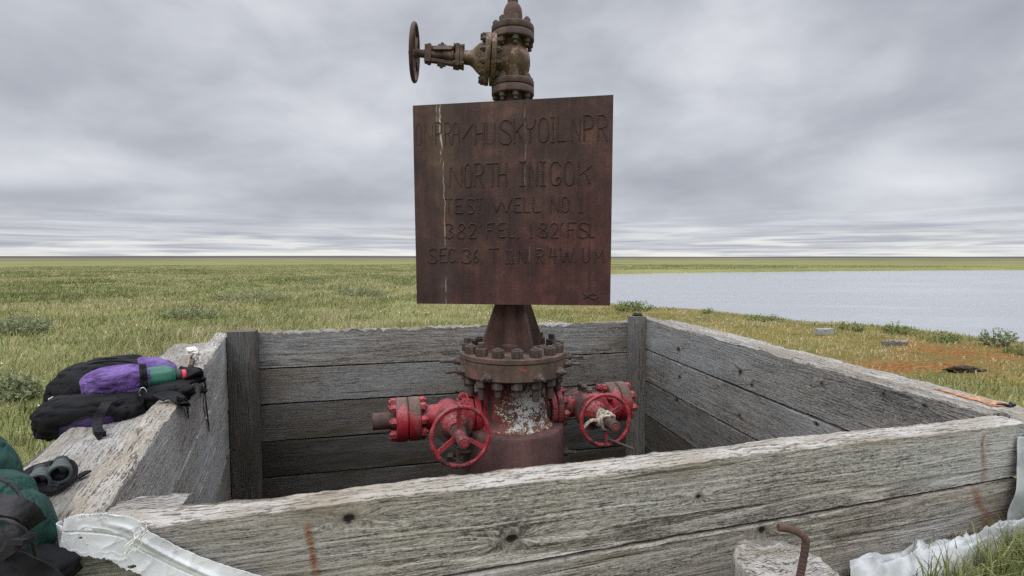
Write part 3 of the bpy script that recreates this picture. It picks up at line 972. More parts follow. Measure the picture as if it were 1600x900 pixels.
# back wall
acc = newacc()
BU = unit((BR - BL) * (1, 1, 0))
BNo = np.array((-BU[1], BU[0], 0))
LB = np.linalg.norm(BR - BL) + 0.1
for i, (zt, h, tone, brn) in enumerate(((0.0, 0.311, 0.84, 0.2), (0.318, 0.300, 0.72, 0.3), (0.625, 0.315, 0.46, 0.5), (0.947, 0.303, 0.27, 0.8), (1.257, 0.30, 0.34, 1.0))):  # lower planks: pit shade put into the tone, plus damp brown
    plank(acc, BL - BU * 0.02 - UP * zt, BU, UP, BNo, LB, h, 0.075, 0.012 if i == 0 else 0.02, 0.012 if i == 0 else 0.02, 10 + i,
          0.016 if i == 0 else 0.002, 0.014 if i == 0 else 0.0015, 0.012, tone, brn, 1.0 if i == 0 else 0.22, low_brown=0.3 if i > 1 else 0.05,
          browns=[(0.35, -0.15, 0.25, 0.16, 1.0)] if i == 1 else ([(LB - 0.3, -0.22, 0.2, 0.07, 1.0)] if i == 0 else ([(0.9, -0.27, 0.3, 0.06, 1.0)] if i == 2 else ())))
wood_obj('back_wall', acc, pit)

# left wall (inner face seen) and the outer ledge timber beside it
acc = newacc()
LU = unit((BL - FL) * (1, 1, 0))
LNo = np.array((-LU[1], LU[0], 0))
LL = np.linalg.norm(BL - FL)
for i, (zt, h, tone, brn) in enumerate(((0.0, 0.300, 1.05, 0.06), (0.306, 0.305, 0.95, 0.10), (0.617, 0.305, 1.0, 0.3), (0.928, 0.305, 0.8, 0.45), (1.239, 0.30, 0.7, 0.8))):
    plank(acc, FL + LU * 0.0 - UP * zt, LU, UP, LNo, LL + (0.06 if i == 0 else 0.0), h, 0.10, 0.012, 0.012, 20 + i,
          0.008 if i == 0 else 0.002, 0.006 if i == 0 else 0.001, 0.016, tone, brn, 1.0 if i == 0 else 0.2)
wood_obj('left_wall', acc, pit)
acc = newacc()
plank(acc, FL - LU * 0.62 + LNo * 0.108 - UP * 0.055, LU, UP, LNo, LL + 0.55, 0.11, 0.27, 0.010, 0.010, 30, 0.006, 0.006, 0.02, 0.86, 0.45, 0.8)
ledge = wood_obj('ledge_timber', acc, pit)

# right wall and its outer ledge
acc = newacc()
RB = np.array((BR[0], BR[1], ZT + 0.04))
RF = np.array((FR[0], FR[1], ZT + 0.012))
RU = unit((RB - RF))
RNo = np.array((RU[1], -RU[0], 0))
RNo = unit(RNo)
LR = np.linalg.norm(RB - RF)
RV = unit(np.cross(RNo, RU))
RV = RV if RV[2] > 0 else -RV
RK = {i: [] for i in range(5)}
for kx, ky, kr in ((1060, 546, 0.022), (1157, 581, 0.022), (1284, 600, 0.014), (1062, 589, 0.018), (1175, 601, 0.017), (1275, 661, 0.017), (1445, 634, 0.013), (1057, 624, 0.02), (1155, 649, 0.016), (1380, 615, 0.012)):
    q_ = PP(kx, ky, RF, RNo) - RF
    ku_, kv_ = float(np.dot(q_, RU)), float(np.dot(q_, RV))
    for i_, (a0, a1) in enumerate(((0, 0.305), (0.312, 0.612), (0.618, 0.943), (0.95, 1.26))):
        if a0 <= -kv_ < a1:
            RK[i_].append((ku_, kv_ + a0, kr))
for i, (zt, h, tone, brn) in enumerate(((0.0, 0.305, 0.80, 0.05), (0.312, 0.30, 0.76, 0.18), (0.618, 0.325, 0.48, 0.2), (0.95, 0.31, 0.38, 0.8), (1.27, 0.30, 0.30, 1.0))):  # tone drops with depth as painted pit shade; the brown is damp
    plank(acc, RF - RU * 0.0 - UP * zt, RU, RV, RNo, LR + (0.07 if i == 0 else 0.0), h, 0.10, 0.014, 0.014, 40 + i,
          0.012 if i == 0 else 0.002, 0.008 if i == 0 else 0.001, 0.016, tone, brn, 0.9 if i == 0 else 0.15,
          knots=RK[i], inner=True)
wood_obj('right_wall', acc, pit)
acc = newacc()
plank(acc, RF - RU * 0.18 + RNo * 0.112 - UP * 0.034, RU, RV, RNo, LR + 0.1, 0.10, 0.255, 0.012, 0.010, 50, 0.008, 0.006, 0.02, 1.0, 0.2, 0.95)
wood_obj('ledge_timber', acc, pit)

# posts and the little cleat in the near left corner
acc = newacc()
for (c, sx, sy, tone, brn) in ((BL + BU * 0.135 - BNo * 0.07, 0.21, 0.12, 0.48, 0.85), (BR - BU * 0.075 - BNo * 0.065, 0.15, 0.12, 0.62, 0.5)):
    acc = newacc()
    top = c + UP * (0.02 if sx > 0.2 else 0.05)
    # a post is a timber stood on end: along = down
    plank(acc, top + BU * (sx / 2) + BNo * (sy / 2), -UP, BU, -BNo, 1.50, sx, sy, 0.02, 0.012, 61, 0.0, 0.0, 0.006, tone, brn, 0.25)
    wood_obj('corner_post', acc, pit)
acc = newacc()
plank(acc, FL + FU * 0.005 - FN * 0.115 - UP * 0.004 + LU * 0, FU, UP, FN, 0.165, 0.07, 0.112, 0.008, 0.008, 70, 0.010, 0.006, 0.012, 0.80, 0.35, 0.9)
wood_obj('cleat', acc, pit)
# fresh splintered strip and bits on the inner edge of the right wall
a_, b_ = PZ(1462, 609, ZT + 0.016), PZ(1568, 636, ZT + 0.014)
mb = MB()
n_ = 26
wdt = np.linspace(0.008, 0.040, n_) * (1 + 0.25 * vnoise(np.stack([np.arange(n_) * 0.6, np.zeros(n_), np.zeros(n_)], -1), 4))
mb.tube([a_ + (b_ - a_) * s + np.array((0, 0, 0.004)) for s in np.linspace(0, 1, n_)], wdt, flat=0.007, up=UP)
part('splintered_strip', mb, M['fresh'], pit)
mb = MB()
q = BR - BU * 0.075 - BNo * 0.065 + UP * 0.055
mb.blob(q, (0.05, 0.035, 0.028), None, 1.0, 0.35, 3.0, 91, 30, 20)
part('moss_cap', mb, M['peat'], pit, smooth=60)

# ------------------------------------------------------------------ wellhead
WX, WY, WZ = 0.005, 3.2, -0.80
well = thing('wellhead', (WX, WY, WZ), 'rusty abandoned oil wellhead with a square sign plate, red side valves and a top valve', 'wellhead')
WC = np.array((WX, WY, 0.0))
AX = math.radians(16)
wu = np.array((math.cos(AX), math.sin(AX), 0))
wv = np.array((math.sin(AX), -math.cos(AX), 0))       # towards the camera


def up_at(z):
    m = np.eye(4)
    m[:3, 3] = (WX, WY, z)
    return m


ZUP = up_at(0)
mb = MB()
mb.lathe([(0.27, -0.80), (0.27, -0.12), (0.318, -0.10), (0.326, -0.09), (0.326, 0.188), (0.318, 0.203), (0.30, 0.208), (0.262, 0.210)], ZUP, 72)
part('base_ring', mb, M['rust_base'], well)
mb = MB()
mb.lathe([(0.263, 0.200), (0.262, 0.215), (0.238, 0.232), (0.226, 0.26), (0.221, 0.30), (0.219, 0.47), (0.226, 0.50), (0.24, 0.535)], ZUP, 80)
part('casing_head', mb, M['casing'], well)
mb = MB()
mb.lathe([(0.20, 0.530), (0.322, 0.530), (0.331, 0.539), (0.331, 0.630), (0.327, 0.634), (0.327, 0.639), (0.3355, 0.642), (0.3355, 0.665), (0.330, 0.670), (0.20, 0.670)], ZUP, 96)
flange = part('main_flange', mb, M['rust_flange'], well)


def nut_mesh(r, h, stud_r, up_l, dn_l, name, mat):
    """hex nut with a stud running through it, standing on z = 0"""
    m = MB()
    c = h * 0.09
    a = np.arange(6) * np.pi / 3
    for z0, z1, rr0, rr1 in ((0, h - c, r, r), ):
        m.lathe([(r * 0.93, 0), (r, c), (r, h - c), (r * 0.90, h)], None, 6)
    if up_l > 0:
        m.lathe([(stud_r, h - 0.001), (stud_r, h + up_l - 0.003), (stud_r * 0.8, h + up_l)], None, 14)
    if dn_l > 0:
        m.lathe([(stud_r * 0.8, -dn_l), (stud_r, -dn_l + 0.003), (stud_r, 0.001)], None, 14)
    return m.mesh(name, mat, smooth=30)


def place(name, me, parent, origin, z, spin=0.0):
    """instance of a shared bolt mesh with its axis along z"""
    F_ = frame(origin, z)
    c_, s_ = math.cos(spin), math.sin(spin)
    F_[:3, :3] = F_[:3, :3] @ np.array(((c_, -s_, 0), (s_, c_, 0), (0, 0, 1)))
    return link(name, me, parent, origin, F_)


rnd = random.Random(5)
top_short = nut_mesh(0.0375, 0.048, 0.021, 0.008, 0.0, 'stud_nut', M['nut'])
top_long = nut_mesh(0.0375, 0.048, 0.021, 0.034, 0.0, 'stud_nut', M['nut'])
low_nut = nut_mesh(0.0375, 0.045, 0.021, 0.075, 0.0, 'stud_nut', M['nut'])
low_nut2 = nut_mesh(0.0375, 0.045, 0.021, 0.045, 0.0, 'stud_nut', M['nut'])
LONG = {3, 9, 10, 1}
for k in range(16):
    a = math.radians(-90 + 5 + 22.5 * k)
    q = np.array((WX + 0.287 * math.cos(a), WY + 0.287 * math.sin(a), 0.670))
    kk = int(round(math.degrees(a + math.pi / 2) / 22.5)) % 16
    place('stud_nut', top_long if kk in (14, 8, 6, 5, 12) else top_short, flange, q, (0, 0, 1), rnd.uniform(0, 1))
    place('stud_nut', low_nut if k % 3 else low_nut2, flange, q * (1, 1, 0) + (0, 0, 0.530), (0, 0, -1), rnd.uniform(0, 1))


def screw(parent, a_deg, z, L, mat, mat_n, r=0.331, pin=0.0105):
    a = math.radians(a_deg)
    dr = np.array((math.cos(a), math.sin(a), 0))
    o = WC + dr * (r - 0.004) + (0, 0, z)
    m = MB()
    F_ = frame(o, dr)
    m.lathe([(0.029, 0), (0.029, 0.020), (0.026, 0.024)], F_, 6)
    m.lathe([(0.021, 0.022), (0.021, 0.038), (0.018, 0.042)], F_, 16)
    m.lathe([(pin, 0.04), (pin, L - 0.004), (pin * 0.8, L)], F_, 12)
    part('lockdown_screw', m, mat, parent, o)


for a, z, L, mt_ in ((183, 0.600, 0.135, 'nut'), (205, 0.565, 0.115, 'nut'), (244, 0.560, 0.082, 'nut'), (296, 0.560, 0.082, 'nut'), (325, 0.572, 0.062, 'nut'), (348, 0.596, 0.10, 'nut'), (2, 0.620, 0.12, 'nut'), (15, 0.575, 0.1, 'nut'), (100, 0.58, 0.1, 'nut'), (60, 0.58, 0.1, 'nut'), (140, 0.58, 0.1, 'nut')):
    screw(flange, a, z, L, M[mt_], M['nut'])

# riser with its four gussets
mb = MB()
mb.lathe([(0.088, 0.665), (0.088, 0.70), (0.076, 0.715), (0.072, 0.80), (0.072, 2.20)], ZUP, 40)
riser = part('riser_pipe', mb, M['riser'], well)
for a in (-58, 32, 122, 212):
    g = math.radians(a)
    dr = np.array((math.cos(g), math.sin(g), 0))
    F_ = np.eye(4)
    F_[:3, 0], F_[:3, 1], F_[:3, 2], F_[:3, 3] = dr, (0, 0, 1), np.cross(dr, (0, 0, 1)), (WX, WY, 0.679)
    m = MB()
    m.plate([(0.06, 0.0), (0.208, 0.0), (0.214, 0.006), (0.214, 0.065), (0.122, 0.30), (0.112, 0.36), (0.06, 0.36)], 0.018, F_)
    part('gusset', m, M['riser'], riser, bevel=0.002)

# the sign plate
dl, dr_ = 3.125, 2.935
SBL, SBR = PY(651.5, 474.5, dl), PY(953.5, 477.5, dr_)
STL, STR = PY(645, 165, dl), PY(958.5, 148, dr_)
sx_ = unit((SBR - SBL + STR - STL))
sn = unit(np.cross(sx_, (STL + STR) / 2 - (SBL + SBR) / 2))
sn = sn if sn[1] < 0 else -sn                                     # faces the camera
TH = 0.0125
NSU, NSV = 60, 60
mb = MB()
A = np.zeros((NSV + 1, NSU + 1, 3))
suv = []
for i in range(NSV + 1):
    for j in range(NSU + 1):
        s, t_ = j / NSU, i / NSV
        q = (SBL * (1 - s) + SBR * s) * (1 - t_) + (STL * (1 - s) + STR * s) * t_
        A[i, j] = q + sn * 0.004 * math.sin(s * 5 + 1.0) * math.sin(t_ * 3)
        suv.append((s, t_, 0))
mb.grid(A)
k0 = mb.n
mb.grid((A - sn * TH)[:, ::-1])
suv2 = np.array(suv).reshape(NSV + 1, NSU + 1, 3)[:, ::-1].reshape(-1, 3)
n_ = NSU + 1
edge = [j for j in range(n_)] + [i * n_ + NSU for i in range(1, NSV + 1)] + [NSV * n_ + j for j in range(NSU - 1, -1, -1)] + [i * n_ for i in range(NSV - 1, 0, -1)]


def back_i(i):
    r_, c_ = divmod(i, n_)
    return k0 + r_ * n_ + (NSU - c_)


for i in range(len(edge)):
    a, b = edge[i], edge[(i + 1) % len(edge)]
    mb.f.append((a, back_i(a), back_i(b), b))
sign = part('sign_plate', mb, M['sign'], well, attrs=dict(suv=np.concatenate([np.array(suv), suv2])), smooth=30)
for z in (1.15, 1.6, 2.05):
    m = MB()
    c_ = np.array((WX, WY - 0.11, z))
    m.box((0.09, 0.10, 0.08), frame(c_, (0, 0, 1)))
    part('sign_bracket', m, M['riser'], well, bevel=0.002)

# hand-run weld-bead lettering
GLY = {
    'O': [[(.5, 1), (.2, .93), (.04, .7), (.02, .3), (.2, .06), (.5, 0), (.8, .06), (.97, .3), (.96, .7), (.8, .94), (.5, 1)]],
    'N': [[(.02, 0), (.06, 1), (.92, 0), (.98, 1)]], 'P': [[(.05, 0), (.05, 1)], [(0, 1), (.6, 1), (.95, .88), (.97, .65), (.75, .5), (.05, .46)]],
    'R': [[(.05, 0), (.05, 1)], [(0, .98), (.6, 1), (.93, .88), (.93, .66), (.7, .52), (.08, .48)], [(.5, .5), (.72, .25), (1, 0)]],
    'A': [[(.02, 0), (.12, .6), (.3, .97), (.7, .97), (.9, .6), (.98, 0)], [(.1, .45), (.93, .45)]], '/': [[(0, 0), (1, 1)]],
    'H': [[(.04, 0), (.04, 1)], [(.97, 0), (.97, 1)], [(.04, .5), (.97, .52)]],
    'U': [[(.04, 1), (.05, .2), (.18, .03), (.8, .03), (.95, .2), (.96, 1)]],
    'S': [[(.95, .85), (.75, .98), (.3, .98), (.08, .84), (.12, .64), (.5, .52), (.88, .38), (.94, .16), (.7, .01), (.3, 0), (.02, .12)]],
    'K': [[(.08, 0), (.06, 1)], [(1, .8), (.12, .42)], [(.42, .56), (.75, .3), (.86, .05)]],
    'Y': [[(.02, .98), (.2, .6), (.5, .55), (.85, .65), (.98, 1)], [(.5, .55), (.46, 0)]],
    'I': [[(.5, 0), (.5, 1)], [(.1, 1), (.9, 1)], [(.1, 0), (.9, 0)]], 'L': [[(.08, 1), (.06, .02), (1, .04)]],
    'G': [[(.95, .82), (.7, .99), (.3, .99), (.06, .8), (.05, .25), (.25, .02), (.7, .02), (.95, .2), (.95, .36), (.62, .34), (.6, .24)]],
    'T': [[(0, .97), (1, 1)], [(.5, .98), (.5, 0)]], 'E': [[(.98, 1), (.06, .97), (.05, .02), (1, .04)], [(.06, .52), (.75, .54)]],
    'W': [[(0, 1), (.24, .02), (.5, .8), (.72, .0), (1, 1)]], '.': [[(.3, .3), (.7, .6)]], ',': [[(.8, .8), (.2, 0)]], "'": [[(.9, 1), (.1, 0)]],
    'F': [[(.06, 0), (.06, .98), (1, 1)], [(.06, .52), (.72, .54)]], 'C': [[(.97, .85), (.7, .99), (.3, .99), (.05, .75), (.05, .25), (.3, .02), (.7, .02), (.97, .15)]],
    'M': [[(.03, 0), (.08, 1), (.5, .35), (.9, 1), (.98, 0)]], '1': [[(.2, .85), (.5, 1), (.5, 0)], [(.1, 0), (.9, 0)]],
    '2': [[(.05, .75), (.15, .95), (.5, 1), (.88, .93), (.93, .7), (.6, .4), (.02, .02), (1, .02)]],
    '3': [[(.05, .88), (.4, 1), (.85, .92), (.88, .68), (.45, .55), (.92, .42), (.95, .15), (.6, 0), (.02, .1)]],
    '4': [[(.3, 1), (.04, .42), (1, .5)], [(.7, 1), (.72, 0)]],
    '6': [[(.8, 1), (.3, .7), (.05, .3), (.25, .02), (.75, .02), (.95, .25), (.7, .48), (.15, .38)]],
    '8': [[(.5, .55), (.15, .7), (.2, .93), (.55, 1), (.88, .9), (.85, .68), (.5, .55), (.08, .35), (.1, .1), (.5, 0), (.9, .1), (.95, .35), (.5, .55)]],
    'x': [[(0, .95), (.3, .45), (.6, .05), (.85, .05), (1, .45), (.85, .82), (.6, .85), (.3, .5), (0, .05), (.08, .5), (0, .95)]],
}
LINES = [  # letter, x0, y0, x1, y1 in the first or second enlargement of the sign
    (150, [('O', 50, 215, 95, 392), ('N', 118, 212, 182, 386), ('P', 203, 207, 252, 382), ('R', 275, 207, 330, 380), ('A', 335, 203, 392, 378), ('/', 412, 215, 495, 335),
           ('H', 512, 208, 582, 380), ('U', 597, 208, 668, 377), ('S', 702, 185, 800, 376), ('K', 812, 175, 885, 368), ('Y', 900, 172, 982, 362), ('O', 1005, 165, 1086, 360),
           ('I', 1098, 165, 1140, 358), ('L', 1152, 160, 1218, 356), ('N', 1268, 155, 1335, 353), ('P', 1360, 148, 1438, 350), ('R', 1468, 145, 1548, 350),
           ('N', 312, 545, 412, 715), ('O', 428, 530, 486, 716), ('R', 507, 525, 580, 712), ('T', 603, 522, 690, 705), ('H', 690, 520, 758, 705),
           ('I', 852, 512, 912, 700), ('N', 932, 510, 1000, 700), ('I', 1010, 512, 1072, 698), ('G', 1096, 510, 1185, 698), ('O', 1207, 505, 1285, 698), ('K', 1316, 505, 1420, 693)]),
    (300, [('T', 276, 52, 338, 166), ('E', 356, 50, 416, 166), ('S', 446, 50, 510, 166), ('T', 518, 50, 572, 166), ('W', 638, 46, 800, 160), ('E', 816, 43, 876, 158),
           ('L', 892, 41, 942, 158), ('L', 962, 39, 1026, 156), ('N', 1102, 38, 1166, 156), ('O', 1186, 35, 1245, 156), ('.', 1258, 146, 1270, 156), ('1', 1320, 35, 1358, 156),
           ('3', 276, 246, 345, 362), ('8', 372, 246, 440, 365), ('2', 460, 246, 522, 360), ("'", 545, 246, 560, 275), ('F', 600, 242, 662, 358), ('E', 692, 242, 748, 355),
           ('L', 772, 240, 822, 354), (',', 836, 346, 850, 366), ('1', 934, 244, 962, 356), ('8', 1005, 240, 1080, 355), ('2', 1100, 240, 1162, 356), ("'", 1180, 235, 1198, 262),
           ('F', 1230, 235, 1302, 355), ('S', 1316, 235, 1400, 357), ('L', 1405, 232, 1446, 354), ('S', 150, 440, 216, 556), ('E', 236, 440, 296, 551), ('C', 305, 440, 360, 548),
           ('.', 368, 540, 380, 550), ('3', 412, 445, 482, 556), ('6', 495, 443, 542, 551), (',', 556, 542, 568, 560), ('T', 616, 440, 700, 552), ('1', 745, 446, 776, 556),
           ('1', 786, 446, 822, 556), ('N', 850, 442, 912, 556), ('.', 926, 548, 938, 558), ('R', 990, 445, 1050, 555), ('4', 1090, 437, 1150, 556), ('W', 1176, 440, 1282, 551),
           ('.', 1288, 538, 1300, 550), ('U', 1352, 440, 1400, 549), ('M', 1440, 440, 1516, 549), ('x', 1356, 788, 1470, 836)]),
]
rows_ = {}
for y0_, items in LINES:
    for ch, xa, ya, xb, yb in items:
        key = 'fish' if ch == 'x' else int(round((y0_ + ya / 5 + (xa - 800) * 0.004) / 34))
        mb = rows_.setdefault(key, MB())
        for st in GLY[ch]:
            pts = np.array(st, float)
            # run the bead smoothly through the points
            dd = np.r_[0, np.cumsum(np.linalg.norm(np.diff(pts * ((xb - xa), (yb - ya)), axis=0), axis=1))]
            tt = np.linspace(0, dd[-1], max(3, int(dd[-1] / 6)))
            px = np.interp(tt, dd, pts[:, 0])
            py = np.interp(tt, dd, pts[:, 1])
            for _ in range(2):
                px[1:-1] = (px[:-2] + 2 * px[1:-1] + px[2:]) / 4
                py[1:-1] = (py[:-2] + 2 * py[1:-1] + py[2:]) / 4
            P_ = [PP(640 + (xa + a * (xb - xa)) / 5, y0_ + (yb + b * (ya - yb)) / 5, (SBL + STR + SBR + STL) / 4, sn) for a, b in zip(px, py)]
            # the plate is very slightly bowed: lay the bead on it
            Q_ = []
            for q in P_:
                s = np.clip(np.dot(q - SBL, sx_) / np.linalg.norm(SBR - SBL), 0, 1)
                t_ = np.clip((q[2] - SBL[2]) / (STL[2] - SBL[2]), 0, 1)
                w_ = (SBL * (1 - s) + SBR * s) * (1 - t_) + (STL * (1 - s) + STR * s) * t_ + sn * 0.004 * math.sin(s * 5 + 1.0) * math.sin(t_ * 3)
                Q_.append(q + sn * (np.dot(w_ - q, sn) + 0.0006))
            fade = {('O', 50): .4, ('N', 118): .25, ('P', 203): .7, ('R', 275): .6, ('A', 335): .7, ('U', 597): .5, ('N', 312): .75, ('T', 276): .75, ('N', 1268): .8, ('1', 934): .8, ('T', 518): .8}.get((ch, xa), 1.0)
            rr_ = 0.0046 * fade * (1 + 0.28 * np.sin(np.arange(len(Q_)) * 1.9 + xa))
            mb.tube(Q_, rr_, 7)
print('rows', list(rows_))
for key, mb in rows_.items():
    part('fish_emblem' if key == 'fish' else 'weld_lettering', mb, M['bead'], sign, smooth=60)


# ------------------------------------------------------------------ valves
def ring_nuts(parent, c, ax, R, n, me_out, me_in, z_out, z_in, ph=0.0, name='stud_nut'):
    F_ = frame(c, ax)
    for k in range(n):
        a = 2 * np.pi * k / n + ph
        dq = F_[:3, 0] * math.cos(a) * R + F_[:3, 1] * math.sin(a) * R
        if me_out is not None:
            place(name, me_out, parent, np.asarray(c) + dq + F_[:3, 2] * z_out, ax, rnd.uniform(0, 1))
        if me_in is not None:
            place(name, me_in, parent, np.asarray(c) + dq + F_[:3, 2] * z_in, -np.asarray(ax), rnd.uniform(0, 1))


def handwheel(parent, c, ax, R, rt, mat, spokes=3, ph=0.0, hub=0.035, dish=0.03, knobby=0.0, flat=1.0):
    F_ = frame(c, ax)
    m = MB()
    n = 72
    a = np.linspace(0, 2 * np.pi, n, endpoint=False)
    pts = [F_[:3, 3] + F_[:3, 0] * math.cos(x) * R + F_[:3, 1] * math.sin(x) * R for x in a]
    rr = rt * (1 + knobby * np.where((np.arange(n) // 3) % 2, 1, -1) * 0.5)
    m.tube(pts, rr, 12, closed=True)
    m.lathe([(hub * 0.9, -dish - 0.018), (hub, -dish - 0.014), (hub, -dish + 0.014), (hub * 0.9, -dish + 0.018)], F_, 24)
    for k in range(spokes):
        x = 2 * np.pi * k / spokes + ph
        e = F_[:3, 0] * math.cos(x) + F_[:3, 1] * math.sin(x)
        q = [F_[:3, 3] + e * (hub * 0.6) - F_[:3, 2] * dish, F_[:3, 3] + e * R * 0.55 - F_[:3, 2] * dish * 0.75, F_[:3, 3] + e * (R - rt * 0.2)]
        m.tube(q, [rt * 1.15, rt * 1.0, rt * 0.95], 8, flat=rt * 1.1, up=F_[:3, 2])
    return part('handwheel', m, mat, parent, c, smooth=45)


nut_s = nut_mesh(0.026, 0.030, 0.015, 0.010, 0.0, 'stud_nut', M['nut_red'])
nut_sd = nut_mesh(0.025, 0.028, 0.014, 0.012, 0.0, 'stud_nut', M['nut'])


def side_valve(side):
    """gate valve on the casing head: runs along wu, its wheel looks out over the front wall"""
    sg = -1 if side == 'l' else 1
    ax = wu * sg
    z = 0.282
    base = WC + (0, 0, z)
    ub = 0.405 if side == 'l' else 0.475
    mt_b = M['red'] if side == 'l' else M['red_dark']
    B = base + ax * ub
    body = MB()
    # outlet from the casing head
    body.cyl(base + ax * 0.15, base + ax * 0.225, 0.105, 0.105, 32, 0.006)
    body.cyl(base + ax * 0.222, base + ax * 0.262, 0.132, 0.132, 40, 0.006)
    body.cyl(base + ax * 0.267, base + ax * 0.305, 0.132, 0.132, 40, 0.006)
    body.cyl(base + ax * 0.30, B - ax * 0.02, 0.088, 0.072, 28)
    # body along the stem, domed at the back
    Fv = frame(B, wv)
    body.lathe([(0.0, -0.150), (0.035, -0.146), (0.064, -0.128), (0.080, -0.100), (0.086, -0.06), (0.090, 0.0), (0.094, 0.06), (0.100, 0.10), (0.102, 0.135), (0.097, 0.142)], Fv, 40, caps=False)
    # neck to the end flange
    f0 = 0.585 if side == 'l' else 0.64
    body.cyl(B + ax * 0.03, base + ax * (f0 - 0.01), 0.080, 0.068, 28)
    body.cyl(base + ax * (f0 - 0.02), base + ax * f0, 0.068, 0.085, 28)
    v = part('gate_valve', body, mt_b, well, B, smooth=40)
    v['label'] = 'bright red gate valve on the left with a capped pipe stub' if side == 'l' else 'darker half rusted red gate valve on the right'
    ring_nuts(v, base, ax, 0.108, 8, nut_s, None, 0.305, 0, 0.2)
    # end flanges
    m = MB()
    m.cyl(base + ax * f0, base + ax * (f0 + 0.068), 0.130, 0.130, 48, 0.006)
    m.cyl(base + ax * (f0 + 0.066), base + ax * (f0 + 0.076), 0.112, 0.112, 32)
    m.cyl(base + ax * (f0 + 0.074), base + ax * (f0 + 0.142), 0.130, 0.130, 48, 0.006)
    ef = part('end_flange', m, M['red_half'], v, base + ax * (f0 + 0.07) - (0, 0, 1.1))
    ring_nuts(ef, base, ax, 0.103, 8, nut_s, nut_s, f0 + 0.142, f0, 0.18)
    m = MB()
    if side == 'l':
        m.cyl(base + ax * (f0 + 0.14), base + ax * (f0 + 0.165), 0.062, 0.052, 24)
        m.cyl(base + ax * (f0 + 0.16), base + ax * (f0 + 0.275), 0.050, 0.050, 28, 0.004)
    else:
        m.cyl(base + ax * (f0 + 0.14), base + ax * (f0 + 0.175), 0.062, 0.058, 24, 0.004)
    part('pipe_stub', m, M['riser'], v)
    # bonnet
    m = MB()
    m.lathe([(0.096, 0.138), (0.110, 0.142), (0.113, 0.150), (0.113, 0.180), (0.108, 0.187), (0.076, 0.190), (0.074, 0.215), (0.066, 0.225), (0.052, 0.232), (0.050, 0.262), (0.042, 0.268)], Fv, 40)
    part('bonnet', m, M['red_dark'], v)
    if side == 'r':
        for t_ in (0.12, 0.035, -0.03):
            q = B + wv * t_ + (0, 0, 0.080)
            m = MB()
            m.lathe([(0.016, 0), (0.018, 0.036), (0.023, 0.040), (0.022, 0.050), (0.012, 0.060)], frame(q, (0, 0, 1)), 14)
            part('grease_fitting', m, M['nut'], v)
    ws = 0.383 if side == 'l' else 0.345
    W0 = B + wv * ws
    m = MB()
    m.cyl(B + wv * 0.26, W0 - wv * 0.06, 0.026, 0.026, 20)
    m.cyl(W0 - wv * 0.075, W0 - wv * 0.035, 0.044, 0.044, 24, 0.004)
    m.cyl(W0 - wv * 0.05, W0 - wv * 0.012, 0.040, 0.036, 24, 0.004)
    part('packing_nut', m, M['valve_dark'], v)
    m = MB()
    m.cyl(W0 - wv * 0.03, W0 + wv * (0.115 if side == 'l' else 0.135), 0.033, 0.033, 24, 0.004)
    st = part('stem_protector', m, M['red_dark'] if side == 'l' else M['riser'], v)
    m = MB()
    e = W0 + wv * (0.115 if side == 'l' else 0.135)
    m.cyl(e - wv * 0.002, e + wv * 0.003, 0.021, 0.019, 20)
    part('stem_tip', m, M['nut_red'], v)
    if side == 'l':
        handwheel(v, W0, unit(wv + np.array((0.05, 0, 0.10))), 0.158, 0.0125, M['red_wheel'], 3, 1.62, 0.036, 0.028, 0.22)
    else:
        handwheel(v, W0, unit(wv + np.array((-0.10, 0, 0.06))), 0.150, 0.0120, M['red_wheel'], 3, 0.62, 0.036, 0.028, 0.22)
        # rope lashed round the stem
        m = MB()
        for k in range(3):
            a = np.linspace(0, 2 * np.pi * 2, 60)
            off = -0.05 + 0.03 * k
            Fw = frame(W0, wv)
            rr_ = 0.044 + 0.007 * np.sin(a * 3.3 + k * 2)
            P_ = [W0 + Fw[:3, 0] * math.cos(x) * r_ + Fw[:3, 1] * math.sin(x) * r_ + wv * (off + 0.02 * math.sin(x * 0.7 + k) + 0.02 * i_ / 60) for i_, (x, r_) in enumerate(zip(a, rr_))]
            m.tube(P_, 0.0085, 7)
        P_ = [W0 + wv * -0.02 + np.array((-0.03 - 0.10 * s, -0.02 - 0.01 * s, -0.01 - 0.045 * s + 0.03 * math.sin(s * 3))) for s in np.linspace(0, 1, 14)]
        m.tube(P_, 0.011, 7)
        part('rope_lashing', m, M['rope'], v)
        m = MB()
        q = W0 + np.array((0.045, -0.01, -0.125))
        m.cyl(q + np.array((-0.03, 0.0, 0.012)), q + np.array((0.115, -0.03, -0.035)), 0.008, 0.007, 10)
        part('lever_pin', m, M['nut'], v)
    return v


side_valve('l')
side_valve('r')
# small bleeder fitting low on the left of the casing head, one on the right of the base ring
m = MB()
q = PY(716, 712, 2.93)
m.cyl(q + (0.08, 0.08, 0), q + (-0.055, 0, 0), 0.013, 0.013, 12)
m.cyl(q + (-0.06, 0, 0), q + (-0.03, 0, 0), 0.021, 0.021, 6)
m.cyl(q + (0.0, 0, -0.03), q + (0.0, 0, 0.055), 0.014, 0.012, 12)
m.cyl(q + (0.0, 0, 0.05), q + (0.0, 0, 0.075), 0.018, 0.014, 12)
part('bleeder_fitting', m, M['nut'], well)
m = MB()
q = WC + np.array((0.326, -0.02, 0.02))
m.cyl(q - (0.01, 0, 0), q + (0.02, 0, 0), 0.028, 0.028, 6)
m.cyl(q, q + (0.075, -0.005, -0.004), 0.014, 0.012, 12)
part('plug_fitting', m, M['nut'], well)

